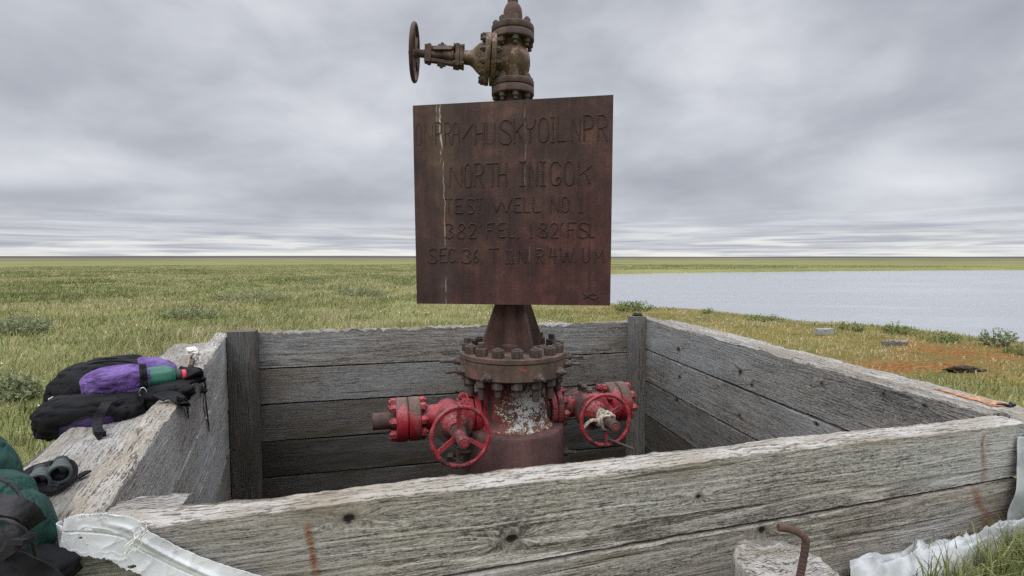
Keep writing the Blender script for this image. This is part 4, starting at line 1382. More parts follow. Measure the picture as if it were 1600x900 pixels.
# ------------------------------------------------------------------ the valve on top
ZV = 2.440
tv = MB()
tv.lathe([(0.074, 2.315), (0.075, 2.335), (0.085, 2.355), (0.100, 2.385), (0.106, 2.42), (0.106, 2.455), (0.100, 2.485), (0.086, 2.51), (0.078, 2.53), (0.078, 2.56)], ZUP, 44, caps=False)
bx = unit((-1, -0.09, 0.055))
VB = np.array((WX, WY, ZV))
tv.cyl(VB, VB + bx * 0.115, 0.098, 0.098, 36)
tv.lathe([(0.098, 0.100), (0.146, 0.106), (0.150, 0.110), (0.150, 0.132), (0.146, 0.136), (0.10, 0.136)], frame(VB, bx), 44)
top = part('top_valve', tv, M['valve'], well, VB, smooth=40)


def flange_pair(name, z0, z1, zg):
    m = MB()
    m.lathe([(0.07, z0), (0.124, z0), (0.130, z0 + 0.006), (0.130, zg - 0.006), (0.128, zg - 0.003), (0.110, zg - 0.003), (0.110, zg + 0.003), (0.128, zg + 0.003), (0.130, zg + 0.006), (0.130, z1 - 0.006), (0.124, z1), (0.07, z1)], ZUP, 56)
    return part(name, m, M['valve_rim'], top, (WX, WY, (z0 + z1) / 2))


lf = flange_pair('lower_flange', 2.232, 2.320, 2.280)
uf = flange_pair('upper_flange', 2.555, 2.643, 2.602)
nut_t = nut_mesh(0.0215, 0.025, 0.0125, 0.010, 0.0, 'stud_nut', M['nut'])
nut_b = nut_mesh(0.0215, 0.025, 0.0125, 0.022, 0.0, 'stud_nut', M['nut'])
ring_nuts(lf, (WX, WY, 0), (0, 0, 1), 0.104, 8, nut_t, nut_b, 2.320, 2.232, 0.15)
ring_nuts(uf, (WX, WY, 0), (0, 0, 1), 0.104, 8, nut_t, nut_b, 2.643, 2.555, 0.15)
m = MB()
m.lathe([(0.085, 2.13), (0.085, 2.20), (0.092, 2.233)], ZUP, 36)
part('weld_neck', m, M['riser'], top)
# bonnet, yoke, stem, handwheel
FB = frame(VB, bx)
m = MB()
m.lathe([(0.10, 0.140), (0.146, 0.142), (0.150, 0.147), (0.150, 0.168), (0.146, 0.172), (0.120, 0.174), (0.104, 0.185), (0.080, 0.215), (0.052, 0.245), (0.042, 0.262), (0.040, 0.305)], FB, 44)
bon = part('bonnet', m, M['valve'], top, smooth=40)
nut_y = nut_mesh(0.018, 0.020, 0.010, 0.012, 0.0, 'stud_nut', M['nut'])
ring_nuts(bon, VB, bx, 0.131, 12, nut_y, nut_y, 0.172, 0.106, 0.1)
m = MB()
for t0, t1, s in ((0.300, 0.322, 0.105), (0.324, 0.348, 0.112)):
    Fm = frame(VB + bx * (t0 + t1) / 2, bx, (0, 0, 1))
    m.box((s * 1.15, s * 0.8, t1 - t0), Fm)
for s in (-1, 1):
    side_ = np.cross(bx, (0, 0, 1))
    upv = unit(np.cross(side_, bx))
    q0 = VB + bx * 0.345 + upv * 0.046 * s
    q1 = VB + bx * 0.50 + upv * 0.034 * s
    m.tube([q0, (q0 * 0.5 + q1 * 0.5), q1], [0.021, 0.018, 0.021], 4, flat=0.020, up=upv)
    m.cyl(VB + bx * 0.43 + upv * 0.03 * s, VB + bx * 0.43 + upv * 0.074 * s, 0.011, 0.011, 10)
    m.cyl(VB + bx * 0.425 + upv * 0.052 * s - bx * 0.02, VB + bx * 0.425 + upv * 0.052 * s + bx * 0.03, 0.015, 0.015, 8)
    for sy in (-1, 1):
        a_ = VB + bx * 0.295 + upv * 0.05 * s + side_ * 0.033 * sy
        m.cyl(a_, a_ + bx * 0.065, 0.010, 0.010, 8)
        m.cyl(a_ + bx * 0.052, a_ + bx * 0.066, 0.016, 0.016, 6)
        m.cyl(a_ + bx * 0.0, a_ + bx * 0.012, 0.016, 0.016, 6)
m.box((0.10, 0.052, 0.040), frame(VB + bx * 0.512, bx, (0, 0, 1)))
m.box((0.118, 0.036, 0.020), frame(VB + bx * 0.505, bx, (0, 0, 1)))
part('yoke', m, M['valve_dark'], top, bevel=0.002)
m = MB()
m.cyl(VB + bx * 0.30, VB + bx * 0.53, 0.022, 0.022, 16)
m.cyl(VB + bx * 0.53, VB + bx * 0.575, 0.024, 0.022, 16)
m.cyl(VB + bx * 0.57, VB + bx * 0.628, 0.013, 0.011, 12)
m.cyl(VB + bx * 0.600, VB + bx * 0.618, 0.021, 0.021, 6)
m.cyl(VB + bx * 0.36, VB + bx * 0.42, 0.034, 0.030, 16)
part('stem', m, M['valve_dark'], top)
m = MB()
plate_c = VB + bx * 0.42 + np.array((0, -0.028, 0.036))
m.box((0.11, 0.030, 0.004), frame(plate_c, unit((0, -0.9, 0.5)), (1, 0, 0)))
part('name_plate', m, M['valve_rim'], top)
handwheel(top, VB + bx * 0.592, unit(bx + np.array((0, 0.03, 0))), 0.158, 0.0125, M['riser'], 5, 0.3, 0.03, 0.0, 0.0)
# swage and pipe running up out of the picture
m = MB()
m.lathe([(0.066, 2.640), (0.060, 2.655), (0.0575, 2.72), (0.055, 2.745), (0.045, 2.768), (0.032, 2.785), (0.031, 3.25), (0.036, 3.252), (0.036, 3.30), (0.031, 3.305)], ZUP, 32)
part('swage_pipe', m, M['riser'], well)

# ------------------------------------------------------------------ things lying on the timbers
ZL = ZT - 0.055                                   # top of the left ledge
def rotz(a):
    return np.array(((math.cos(a), -math.sin(a), 0), (math.sin(a), math.cos(a), 0), (0, 0, 1)))


def rotm(ax_, a):
    return np.array(Matrix.Rotation(a, 3, Vector(ax_)))


def curve(pts, n=40):
    """smooth curve through points (Catmull-Rom)"""
    P = np.asarray(pts, float)
    P = np.concatenate([[2 * P[0] - P[1]], P, [2 * P[-1] - P[-2]]])
    out = []
    m = len(P) - 3
    for t in np.linspace(0, m - 1e-6, n):
        i = int(t)
        s = t - i
        a, b, c, e = P[i:i + 4]
        out.append(0.5 * ((2 * b) + (-a + c) * s + (2 * a - 5 * b + 4 * c - e) * s * s + (-a + 3 * b - 3 * c + e) * s ** 3))
    return np.array(out)


def axes(u, roll=0.0):
    """3x3 with X along u and Z as near to up as it can be"""
    u = unit(u)
    y = unit(np.cross((0, 0, 1), u))
    z = np.cross(u, y)
    R = np.stack([u, y, z], 1)
    return R @ rotm((1, 0, 0), roll)


# --- the black and purple backpack
pk = PZ(165, 640, ZL)
pack = thing('backpack', (pk[0], pk[1], ZL), 'black daypack with purple mesh pockets lying on the left ledge timber', 'backpack')
m = MB()
# the main bag: a bulging pillow with seams
c1_ = PY(164, 610, 2.46)
m.blob(c1_ + np.array((0.0, 0.03, -0.015)), (0.235, 0.23, 0.165), axes((1, 0.16, 0.05)), 0.80, 0.08, 2.4, 3, 96, 60)
part('main_bag', m, M['black'], pack, smooth=180)
m = MB()
for yy, lift in ((2.40, 0.0), (2.52, 0.012)):
    q = [PY(96, 606, yy), PY(118, 580, yy), PY(152, 566, yy), PY(200, 565, yy), PY(236, 580, yy)]
    m.tube(curve([a + (0, 0, lift) for a in q], 30), 0.006, 6)
part('seam_piping', m, M['black_web'], pack, smooth=60)
m = MB()
c2_ = PY(140, 648, 2.14)
m.blob(c2_, (0.195, 0.12, 0.088), axes((1, 0.22, 0.05)), 0.72, 0.10, 2.6, 8, 72, 40)
m.blob(PY(235, 622, 2.30), (0.185, 0.085, 0.060), axes((1, 0.10, 0.16)), 0.8, 0.08, 2.4, 12, 64, 34)
part('padded_back_panel', m, M['black'], pack, smooth=180)
m = MB()
m.blob(PY(82, 662, 2.10), (0.050, 0.075, 0.065), axes((1, 0.2, -0.3)), 0.85, 0.10, 3.0, 15)
m.blob(PY(146, 662, 2.10), (0.12, 0.085, 0.050), axes((1, 0.25, 0.12)), 0.8, 0.05, 2.5, 16)
part('purple_side', m, M['purple_dk'], pack, smooth=180)
m = MB()
b0, b1 = PY(165, 600, 2.24), PY(247, 590, 2.36)
m.blob(PY(186, 597, 2.27), (0.132, 0.090, 0.072), axes(b1 - b0), 0.72, 0.07, 2.6, 19, 96, 56)
part('mesh_pocket', m, M['purple'], pack, smooth=180)
m = MB()
m.blob(PY(240, 577, 2.55), (0.105, 0.075, 0.055), axes((1, 0.1, -0.25)), 0.85, 0.08, 2.6, 23, 72, 44)
part('mesh_pocket', m, M['purple'], pack, smooth=180)
m = MB()
u_ = unit(b1 - b0)
q = PY(221, 594, 2.30)
for k in range(2):
    Fr = frame(q + u_ * 0.012 * k, u_)
    a = np.linspace(0, 2 * np.pi, 50, endpoint=False)
    m.tube([Fr[:3, 3] + Fr[:3, 0] * math.cos(x) * (0.066 + 0.004 * math.sin(9 * x)) + Fr[:3, 1] * math.sin(x) * (0.066 + 0.004 * math.sin(9 * x + 1)) for x in a], 0.0075, 8, closed=True)
part('elastic_hem', m, M['black'], pack, smooth=60)
bt = thing('water_bottle', tuple(PY(235, 590, 2.34)), 'ribbed green water bottle with red cap tucked in the purple mesh pocket', 'water bottle')
m = MB()
Fb = frame(PY(202, 597, 2.285), u_)
prof = [(0.02, 0.0), (0.052, 0.003), (0.057, 0.02), (0.057, 0.130), (0.054, 0.150), (0.044, 0.167), (0.030, 0.176), (0.026, 0.182)]
a = np.linspace(0, 2 * np.pi, 64, endpoint=False)
vv_, ff_ = [], []
for r_, z_ in prof:
    k_ = r_ * (1 + (0.035 * np.cos(a * 10) if 0.02 < z_ < 0.15 else 0))
    vv_.append(np.stack([k_ * np.cos(a), k_ * np.sin(a), np.full(64, z_)], -1))
for i in range(len(prof) - 1):
    ff_ += [(i * 64 + j, i * 64 + (j + 1) % 64, (i + 1) * 64 + (j + 1) % 64, (i + 1) * 64 + j) for j in range(64)]
m.add(np.concatenate(vv_), ff_, Fb)
part('bottle_body', m, M['bottle'], bt)
m = MB()
m.lathe([(0.030, 0.176), (0.033, 0.178), (0.033, 0.196), (0.028, 0.200)], Fb, 32)
part('neck_ring', m, M['blackp'], bt)
m = MB()
m.lathe([(0.027, 0.199), (0.029, 0.201), (0.029, 0.214), (0.024, 0.219)], Fb, 32)
m.lathe([(0.013, 0.218), (0.015, 0.222), (0.014, 0.238), (0.009, 0.243)], Fb, 20)
part('cap', m, M['redcap'], bt)
# straps
m = MB()
wl = lambda px, py, z: PZ(px, py, z)
qs = [PY(262, 606, 2.40), wl(276, 594, ZT + 0.035), wl(292, 580, ZT + 0.075), wl(306, 580, ZT + 0.06), wl(313, 590, ZT + 0.02)]
m.tube(curve(qs, 30), np.linspace(0.045, 0.040, 30), flat=0.016, up=(0.2, -0.5, 0.85))
qs = [PY(255, 616, 2.36), wl(272, 606, ZT + 0.03), wl(300, 592, ZT + 0.03), wl(314, 588, ZT + 0.03)]
m.tube(curve(qs, 30), np.linspace(0.022, 0.034, 30), flat=0.016, up=(0.3, -0.4, 0.85))
part('shoulder_strap', m, M['black'], pack, smooth=60)
LIn = -LNo                                            # the inner face of the left wall looks this way


def on_left(px, py, off=0.006):
    return PP(px, py, FL + LIn * off, LIn)


m = MB()
p0 = wl(303, 583, ZT + 0.035)
p1 = wl(318, 592, ZT + 0.012)
qs = [p0, p1, on_left(320, 606), on_left(322, 630, 0.012), on_left(325, 655, 0.008), on_left(327, 674, 0.010)]
m.tube(curve(qs, 40), np.r_[np.full(20, 0.016), np.linspace(0.018, 0.010, 20)], flat=0.004, up=LIn)
m.box((0.05, 0.012, 0.034), frame(on_left(318, 611, 0.012), LIn, LU))
qs = [wl(300, 590, ZT + 0.03), wl(314, 586, ZT + 0.035), on_left(320, 592, 0.02), on_left(322, 606, 0.012)]
m.tube(curve(qs, 20), 0.006, flat=0.003, up=LIn)
part('webbing_tail', m, M['black_web'], pack, smooth=60)
m = MB()
qs = [wl(246, 622, ZT + 0.02), wl(258, 618, ZT + 0.022), wl(272, 619, ZT + 0.02), on_left(283, 627, 0.014), on_left(289, 634, 0.010)]
m.tube(curve(qs, 34), np.linspace(0.030, 0.022, 34), flat=0.006, up=(0.25, -0.35, 0.9))
qs = [wl(276, 622, ZT + 0.03), on_left(289, 630, 0.02), on_left(293, 640, 0.01), on_left(294.5, 653, 0.008)]
m.tube(curve(qs, 24), 0.010, flat=0.0035, up=LIn)
qs = [wl(283, 623, ZT + 0.03), on_left(291, 624, 0.022), on_left(295, 636, 0.012), on_left(292, 645, 0.008)]
m.tube(curve(qs, 24), 0.004, flat=0.003, up=LIn)
part('hip_belt', m, M['black_web'], pack, smooth=60)
m = MB()
qs = [PY(168, 628, 2.06), PY(160, 640, 2.02), PY(153, 656, 2.0), wl(153, 672, ZL + 0.012), wl(159, 682, ZL + 0.006)]
m.tube(curve(qs, 30), 0.018, flat=0.004, up=(0.3, -0.9, 0.3))
m.box((0.036, 0.010, 0.02), frame(wl(157, 678, ZL + 0.012), (0, 0, 1), (1, 0, 0)))
part('compression_strap', m, M['black_web'], pack, smooth=60)
m = MB()
for k in range(4):
    y_ = 2.28
    qs = [PY(76 + 4 * k, 624 - k, y_), PY(92 + 3 * k, 616 - 1.5 * k, y_), PY(104 + 2 * k, 612 - k, y_), PY(112 + 2 * k, 620 - k, y_), PY(118, 622, y_)]
    m.tube(curve(qs, 20), 0.0035, 6)
part('bungee_cord', m, M['thread'], pack, smooth=60)
m = MB()
for s in (0, 1):
    q0, q1 = PY(150 + s * 60, 606 - s * 8, 2.30), PY(172 + s * 70, 612 - s * 2, 2.20)
# carabiner clipped to the pocket
cb = PY(224, 612, 2.235)
m = MB()
a = np.linspace(0, 2 * np.pi, 28, endpoint=False)
m.tube([cb + np.array((0.010 * math.cos(x) * (1.2 - 0.35 * math.sin(x)), -0.004 + 0.006 * math.cos(x), 0.019 * math.sin(x))) for x in a], 0.0026, 8, closed=True)
o = part('carabiner', m, M['steel'], None)
tag(o, 'small silver carabiner clipped to the black daypack below the purple pocket', 'carabiner')

# --- bent bolt with a scrap of white rag on the left wall
m = MB()
qs = [wl(296, 580, ZT - 0.05), wl(298, 574, ZT + 0.0), PY(301, 562, 3.0), PY(304, 553, 3.0), PY(300, 548, 3.0)]
m.tube(curve(qs, 20), 0.017, 10, flat=0.02, up=(1, 0.3, 0))
bo = part('bent_strap_iron', m, M['rust'])
tag(bo, 'bent dark iron strap standing up from the far end of the left timber', 'iron strap')
m = MB()
m.blob(PY(301, 550, 2.99), (0.040, 0.03, 0.026), axes((1, 0, -0.3)), 1.0, 0.28, 3.0, 33, 36, 24)
m.blob(PY(306, 558, 2.98), (0.016, 0.016, 0.028), None, 1.0, 0.28, 3.0, 35, 24, 16)
o = part('rag', m, M['rag'], smooth=70)
tag(o, 'crumpled white rag caught on the bent iron strap', 'rag')

# --- binoculars
bc = PZ(85, 752, ZL)
bino = thing('binoculars', (bc[0], bc[1], ZL), 'dark green rubber binoculars with black strap on the near left ledge', 'binoculars')
Rv = unit(np.array((0.62, -0.74, 0.03)))
for k, (px, py, z0_, L_) in enumerate(((93, 742, 0.040, 0.115), (59, 757, 0.036, 0.115))):
    e = PZ(px, py, ZL + 0.050 if k == 0 else ZL + 0.040)                     # near lens
    Fb = frame(e - Rv * L_, Rv)
    m = MB()
    m.lathe([(0.018, 0.0), (0.020, 0.003), (0.020, 0.030), (0.022, 0.040), (0.026, 0.060), (0.026, 0.085), (0.0285, 0.092), (0.0285, L_ - 0.004), (0.0265, L_), (0.0215, L_), (0.0205, L_ - 0.010), (0.0, L_ - 0.014)], Fb, 40, caps=False)
    br_ = part('barrel', m, M['greyp'], bino)
    m = MB()
    m.lathe([(0.0202, L_ - 0.0098), (0.015, L_ - 0.0080), (0.0, L_ - 0.007)], Fb, 32, caps=False)
    part('lens', m, M['glass'], br_, smooth=180)
    m = MB()
    m.lathe([(0.017, -0.018), (0.021, -0.016), (0.0215, 0.004), (0.018, 0.006)], Fb, 28)
    part('eyecup', m, M['blackp'], br_)
m = MB()
q0, q1 = PZ(93, 742, ZL + 0.050) - Rv * 0.075, PZ(59, 757, ZL + 0.040) - Rv * 0.075
m.tube([q0, (q0 + q1) / 2 + (0, 0, 0.004), q1], [0.018, 0.013, 0.018], 12)
m.cyl((q0 + q1) / 2 - Rv * 0.02, (q0 + q1) / 2 + Rv * 0.03, 0.013, 0.013, 20)
part('hinge_bridge', m, M['blackp'], bino)
m = MB()
qs = [PZ(66, 733, ZL + 0.04), PZ(85, 724, ZL + 0.05), PZ(104, 722, ZL + 0.045), PZ(114, 730, ZL + 0.03), PZ(113, 745, ZL + 0.012), PZ(100, 758, ZL + 0.012), PZ(78, 765, ZL + 0.02), PZ(52, 757, ZL + 0.035), PZ(40, 742, ZL + 0.04), PZ(52, 732, ZL + 0.045), PZ(80, 724, ZL + 0.055)]
m.tube(curve(qs, 70), 0.011, flat=0.0045, up=(0.1, -0.5, 0.85))
qs = [PZ(70, 762, ZL + 0.014), PZ(90, 762, ZL + 0.018), PZ(104, 757, ZL + 0.012), PZ(118, 748, ZL + 0.008), PZ(138, 736, ZL + 0.008)]
m.tube(curve(qs, 40), np.r_[np.full(30, 0.0055), np.full(10, 0.0095)], flat=0.005, up=(0, 0, 1))
part('neck_strap', m, M['black_web'], bino, smooth=60)

# --- the green rucksack at the frame's left edge
gz = PZ(30, 880, ZL)
ruck = thing('rucksack', (gz[0], gz[1], ZL), 'dark green rucksack with charcoal panels and black straps at the near left corner', 'rucksack')
m = MB()
m.blob(PY(-86, 772, 1.20), (0.138, 0.13, 0.155), rotz(0.3), 0.82, 0.07, 2.1, 41, 96, 60)
m.blob(PY(-6, 842, 1.10), (0.098, 0.10, 0.098), rotz(0.2), 0.82, 0.06, 2.4, 43, 96, 60)
m.blob(PY(-14, 796, 1.13), (0.074, 0.095, 0.085), rotz(0.2), 0.9, 0.07, 2.4, 44, 64, 40)
bag_ = part('main_bag', m, M['green'], ruck, smooth=180)
rm = bag_.modifiers.new('one_skin', 'REMESH')
rm.mode, rm.voxel_size, rm.use_smooth_shade = 'VOXEL', 0.006, True
sm_ = bag_.modifiers.new('soften', 'SMOOTH')
sm_.factor, sm_.iterations = 0.5, 8
m = MB()
for qs in ([PY(-20, 742, 1.075), PY(8, 752, 1.06), PY(28, 768, 1.06), PY(40, 790, 1.05)], [PY(-24, 818, 1.000), PY(4, 812, 0.998), PY(30, 822, 1.0), PY(50, 846, 1.02), PY(56, 872, 1.04)]):
    m.tube(curve(qs, 30), 0.0035, 6)
part('seam_piping', m, M['grey_cloth'], ruck, smooth=60)
m = MB()


def surf(px, py, y):
    return PY(px, py, y)


qs = [surf(-32, 792, 1.045), surf(-10, 789, 1.032), surf(16, 791, 1.025), surf(40, 800, 1.042), surf(57, 818, 1.07)]
m.tube(curve(qs, 30), np.linspace(0.022, 0.018, 30), flat=0.010, up=(0.25, -0.62, 0.75))
part('charcoal_panel', m, M['grey_cloth'], ruck, smooth=60)
m = MB()
m.blob(surf(18, 846, 1.010), (0.030, 0.018, 0.036), None, 0.8, 0.06, 2.0, 47, 48, 30)
part('buckle_pad', m, M['grey_cloth'], ruck, smooth=180)
m = MB()
qs = [surf(-8, 876, 0.985), surf(10, 866, 0.975), surf(24, 856, 0.97), surf(38, 842, 0.975), surf(58, 838, 0.985)]
m.tube(curve(qs, 24), 0.008, flat=0.004, up=(0, -0.95, 0.3))
qs = [surf(14, 868, 0.985), surf(30, 874, 0.985), surf(48, 884, 0.99), surf(70, 896, 1.0), surf(84, 912, 1.0)]
m.tube(curve(qs, 24), np.linspace(0.012, 0.020, 24), flat=0.005, up=(0, -0.9, 0.4))
m.box((0.030, 0.010, 0.022), frame(surf(32, 846, 0.968), (0, -1, 0.3), (1, 0, 0)))
part('black_strap', m, M['black_web'], ruck, smooth=60)
m = MB()
m.blob(PY(0, 905, 1.05), (0.14, 0.10, 0.055), None, 0.8, 0.10, 2.4, 49, 60, 34)
part('base_panel', m, M['black'], ruck, smooth=180)

# --- torn white tarp over the near left corner
def on_front(px, py, off=0.012):
    return PP(px, py, fo + FN * off, FN)


NU_, NV_ = 190, 64
topc = [(100, 812), (112, 806), (140, 803), (178, 804), (214, 812), (226, 826), (262, 846), (310, 868), (370, 889), (430, 906), (520, 930)]
botc = [(93, 856), (100, 866), (112, 868), (140, 871), (172, 876), (192, 888), (214, 897), (250, 915), (300, 940), (360, 966), (470, 1000)]
tp = curve([np.array((a, b, 0.0)) for a, b in topc], NU_)
bp = curve([np.array((a, b, 0.0)) for a, b in botc], NU_)
A = np.zeros((NU_, NV_, 3))
holes = [(138, 826, 8.5, 3.2), (126, 841, 4.5, 2.5), (137, 852, 3.4, 1.6), (206, 886, 9.0, 3.4), (150, 832, 2.5, 1.6), (118, 828, 1.6, 1.0)]
hmask = np.zeros((NU_, NV_), bool)
for i in range(NU_):
    for j in range(NV_):
        s = j / (NV_ - 1)
        q = tp[i] * (1 - s) + bp[i] * s
        rag_ = 2.2 * vnoise(np.array((i * 0.9, 0, 0.0)), 5) + 2.5 * vnoise(np.array((i * 0.23, 3, 0.0)), 6)
        q = q + np.array((0, rag_ * s ** 6 * 0.8, 0)) + np.array((0, 0.8 * vnoise(np.array((i * 0.8, 7, 0.0)), 9) * (1 - s) ** 8, 0))
        fold = 0.0015 * math.sin(s * 5 + i * 0.03) * (0.3 + s) + 0.006 * math.exp(-((s - 0.16 - 0.0012 * i) / 0.06) ** 2) * sstep(i, 44, 80) + 0.002 * vnoise(np.array((i * 0.05, s * 2.2, 0.0)), 12)
        w1 = (1 - abs(vnoise(np.array((q[0] * 0.030 + q[1] * 0.012, q[1] * 0.045 - q[0] * 0.010, 3.0)), 15))) ** 5
        w2 = (1 - abs(vnoise(np.array((q[0] * 0.052 - q[1] * 0.03, q[1] * 0.085 + q[0] * 0.03, 9.0)), 16))) ** 6
        crease = -0.0030 * math.exp(-((s - 0.42 - 0.0004 * i) / 0.018) ** 2) + 0.0022 * w1 + 0.0010 * w2
        off = 0.016 + max(-0.012, fold + crease) + 0.012 * s
        A[i, j] = on_front(q[0], q[1], off)
        for hx, hy, ha, hb in holes:
            if ((q[0] - hx) / ha) ** 2 + ((q[1] - hy + (q[0] - hx) * 0.1) / hb) ** 2 < 1 + 0.35 * vnoise(np.array((i * 0.7, j * 0.7, 0.0)), 2):
                hmask[i, j] = True
mb = MB()
mb.grid(A)
mb.f = [q for q in mb.f if not all(hmask[k // NV_, k % NV_] for k in q)]
# the edge folded over the end of the timber and the torn strip hanging there
k0 = mb.n
E = np.zeros((40, 14, 3))
for i in range(40):
    s = i / 39
    pe = np.array((97 - 4 * s, 822 + 46 * s))
    for j in range(14):
        t_ = j / 13
        E[i, j] = on_front(pe[0], pe[1], 0.015 + 0.004 * math.sin(s * 9)) - FN * 0.085 * t_ * (0.35 + 0.65 * s) - FU * (0.012 * math.sin(t_ * 3) + 0.014 * t_)
mb.grid(E)
E = np.zeros((30, 14, 3))
for i in range(30):
    s = i / 29
    for j in range(14):
        t_ = j / 13
        px_, py_ = 96 - 26 * s * (1 - t_) + 2 * t_, 862 + 46 * s + 4 * vnoise(np.array((s * 7, t_ * 3, 0.0)), 3)
        px_ += (1 - t_) * 3 * vnoise(np.array((s * 9, 0, 0.0)), 4)
        E[i, j] = on_front(px_, py_, -0.03 + 0.045 * t_ + 0.008 * math.sin(s * 6 + t_ * 4))
mb.grid(E)
tarp = part('torn_tarp', mb, M['tarp'], smooth=70)
so = tarp.modifiers.new('thickness', 'SOLIDIFY')
so.thickness = 0.0015
tag(tarp, 'torn white tarp draped over the near left corner of the timber box', 'tarp')
m = MB()
rs = np.random.default_rng(3)
for k in range(11):
    x0, y0 = 226 + rs.uniform(-10, 6), 829 + rs.uniform(-4, 4)
    if k < 7:
        x1, y1 = 190 + rs.uniform(-4, 12), 868 + rs.uniform(-14, 6)
    else:
        x1, y1 = 228 + rs.uniform(-14, 10), 806 + rs.uniform(0, 12)
    qs = [on_front(x0 + (x1 - x0) * s + rs.normal(0, 3.0) * (0.2 < s < 0.99), y0 + (y1 - y0) * s + rs.normal(0, 2.2) * (0.2 < s < 0.99), 0.05 + 0.012 * rs.uniform()) for s in np.linspace(0, 1, 5)]
    m.tube(curve(qs, 26), 0.0011, 5)
for k in range(26):
    x0 = rs.uniform(112, 215)
    y0 = 803 + (x0 - 178) ** 2 / 700
    m.tube(curve([on_front(x0, y0 + 1, 0.02), on_front(x0 + rs.normal(0, 2), y0 - rs.uniform(0.5, 3), 0.024)], 4), 0.0007, 4)
o = part('frayed_threads', m, M['thread'], tarp, org=WORG[tarp], smooth=60)

# --- stump with a bent reinforcing bar, close in front of the wall
sc_ = PZ(1226, 880, 0.40)
acc = newacc()
mb = MB()
n_ang, n_h = 120, 30
TOPZ = 0.425
C0 = np.array((PZ(1226, 882, TOPZ)[0], PZ(1226, 882, TOPZ)[1], 0.0))
th_ = np.linspace(0, 2 * np.pi, n_ang, endpoint=False)
RS = 0.128
vv, gr, exv = [], [], []
prof = [(1.06, 0.05), (1.03, 0.2), (1.0, 0.33), (0.995, TOPZ - 0.03), (0.97, TOPZ - 0.012), (0.93, TOPZ - 0.002)] + [(0.93 * (1 - k / 22), TOPZ) for k in range(1, 22)]
for r_, z_ in prof:
    rr_ = RS * r_ * (1 + 0.05 * vnoise(np.stack([np.cos(th_) * 1.5, np.sin(th_) * 1.5, 0 * th_], -1), 3) + (0.020 * vnoise(np.stack([np.cos(th_) * 9, np.sin(th_) * 9, 0 * th_], -1), 4)))
    x_, y_ = rr_ * np.cos(th_), rr_ * np.sin(th_)
    top_ = 1.0 if z_ >= TOPZ - 0.0021 else 0.0
    zz_ = z_ + top_ * (0.008 * fbm(np.stack([x_ * 35, y_ * 60, 0 * x_], -1), 8, 3) + 0.10 * y_ - 0.02 * x_ + 0.018 * fbm(np.stack([x_ * 9, y_ * 9, 0 * x_], -1), 5, 2)) + (1 - top_) * 0.10 * y_ * sstep(z_, 0.3, TOPZ)
    vv.append(np.stack([C0[0] + x_, C0[1] + y_, zz_], -1))
    gr.append(np.stack([900 + zz_ * (1 - top_) + x_ * 1.6 * top_, 0.03 + x_ * (1 - top_) + y_ * 1.5 * top_, y_ * (1 - top_) + 0.04 * top_], -1))
    exv.append(np.full(n_ang, 0.95 * top_ + 0.25 * (1 - top_)))
ff = [(i * n_ang + j, i * n_ang + (j + 1) % n_ang, (i + 1) * n_ang + (j + 1) % n_ang, (i + 1) * n_ang + j) for i in range(len(prof) - 1) for j in range(n_ang)]
ff.append(tuple((len(prof) - 1) * n_ang + j for j in range(n_ang)))
mb.add(np.concatenate(vv), ff)
N_ = mb.n
rustspot = np.exp(-((np.concatenate(vv)[:, 0] - C0[0] - 0.01) ** 2 + (np.concatenate(vv)[:, 1] - C0[1] + 0.05) ** 2) / 0.0007)
stump = part('post_stump', mb, M['wood'], org=(C0[0], C0[1], 0.0), smooth=50, attrs=dict(gr=np.concatenate(gr), tn=np.stack([np.full(N_, 0.95), np.full(N_, 0.45), rustspot], -1), ex=np.concatenate(exv), kn=np.zeros(N_)))
tag(stump, 'weathered sawn post stump with lichened top against the near front wall', 'stump')
m = MB()
yb = C0[1] - 0.03
qs = [PY(1238, 960, yb - 0.005), PY(1249, 905, yb), PY(1254, 880, yb), PY(1259, 850, yb), PY(1257, 840, yb), PY(1249, 833, yb), PY(1236, 827.5, yb), PY(1216, 824, yb)]
cq = curve(qs, 150)
rr_ = 0.0092 * (1 + 0.10 * np.maximum(0, np.sin(np.arange(150) * 1.25)) + 0.05 * vnoise(np.stack([np.arange(150) * 0.4, np.zeros(150), np.zeros(150)], -1), 2))
m.tube(cq, rr_, 14)
o = part('bent_rebar', m, M['rust'], stump, org=WORG[stump], smooth=60)


# --- crumpled pale tarps at the near right
def crumple(name, top_pts, bot_pts, z_top, z_bot, seed, label, lift=0.05, nu=110, nv=50):
    T_ = curve([np.append(PZ(a, b, z), 0)[:3] for (a, b), z in zip(top_pts, z_top)], nu)
    B_ = curve([np.append(PZ(a, b, z), 0)[:3] for (a, b), z in zip(bot_pts, z_bot)], nu)
    A = np.zeros((nu, nv, 3))
    for i in range(nu):
        for j in range(nv):
            s = j / (nv - 1)
            q = T_[i] * (1 - s) + B_[i] * s
            w_ = math.sin(math.pi * s)
            rdg = abs(vnoise(np.array((i * 0.055 + s * 1.5, s * 4.0 - i * 0.02, seed * 1.0)), seed))
            rdg2 = abs(vnoise(np.array((i * 0.12 - s * 2, s * 7.0 + i * 0.05, seed * 2.0)), seed + 1))
            q = q + np.array((0, 0, lift * w_ * (0.5 + 1.1 * (0.55 - rdg)) + lift * 0.35 * (0.5 - rdg2)))
            q = q + np.array((0, 0.012 * vnoise(np.array((i * 0.3, 0, seed * 1.0)), 4), 0)) * (s > 0.9)
            A[i, j] = q
    mb = MB()
    mb.grid(A)
    o = part(name, mb, M['dull'], smooth=60)
    so = o.modifiers.new('thickness', 'SOLIDIFY')
    so.thickness = 0.002
    return tag(o, label, 'tarp')


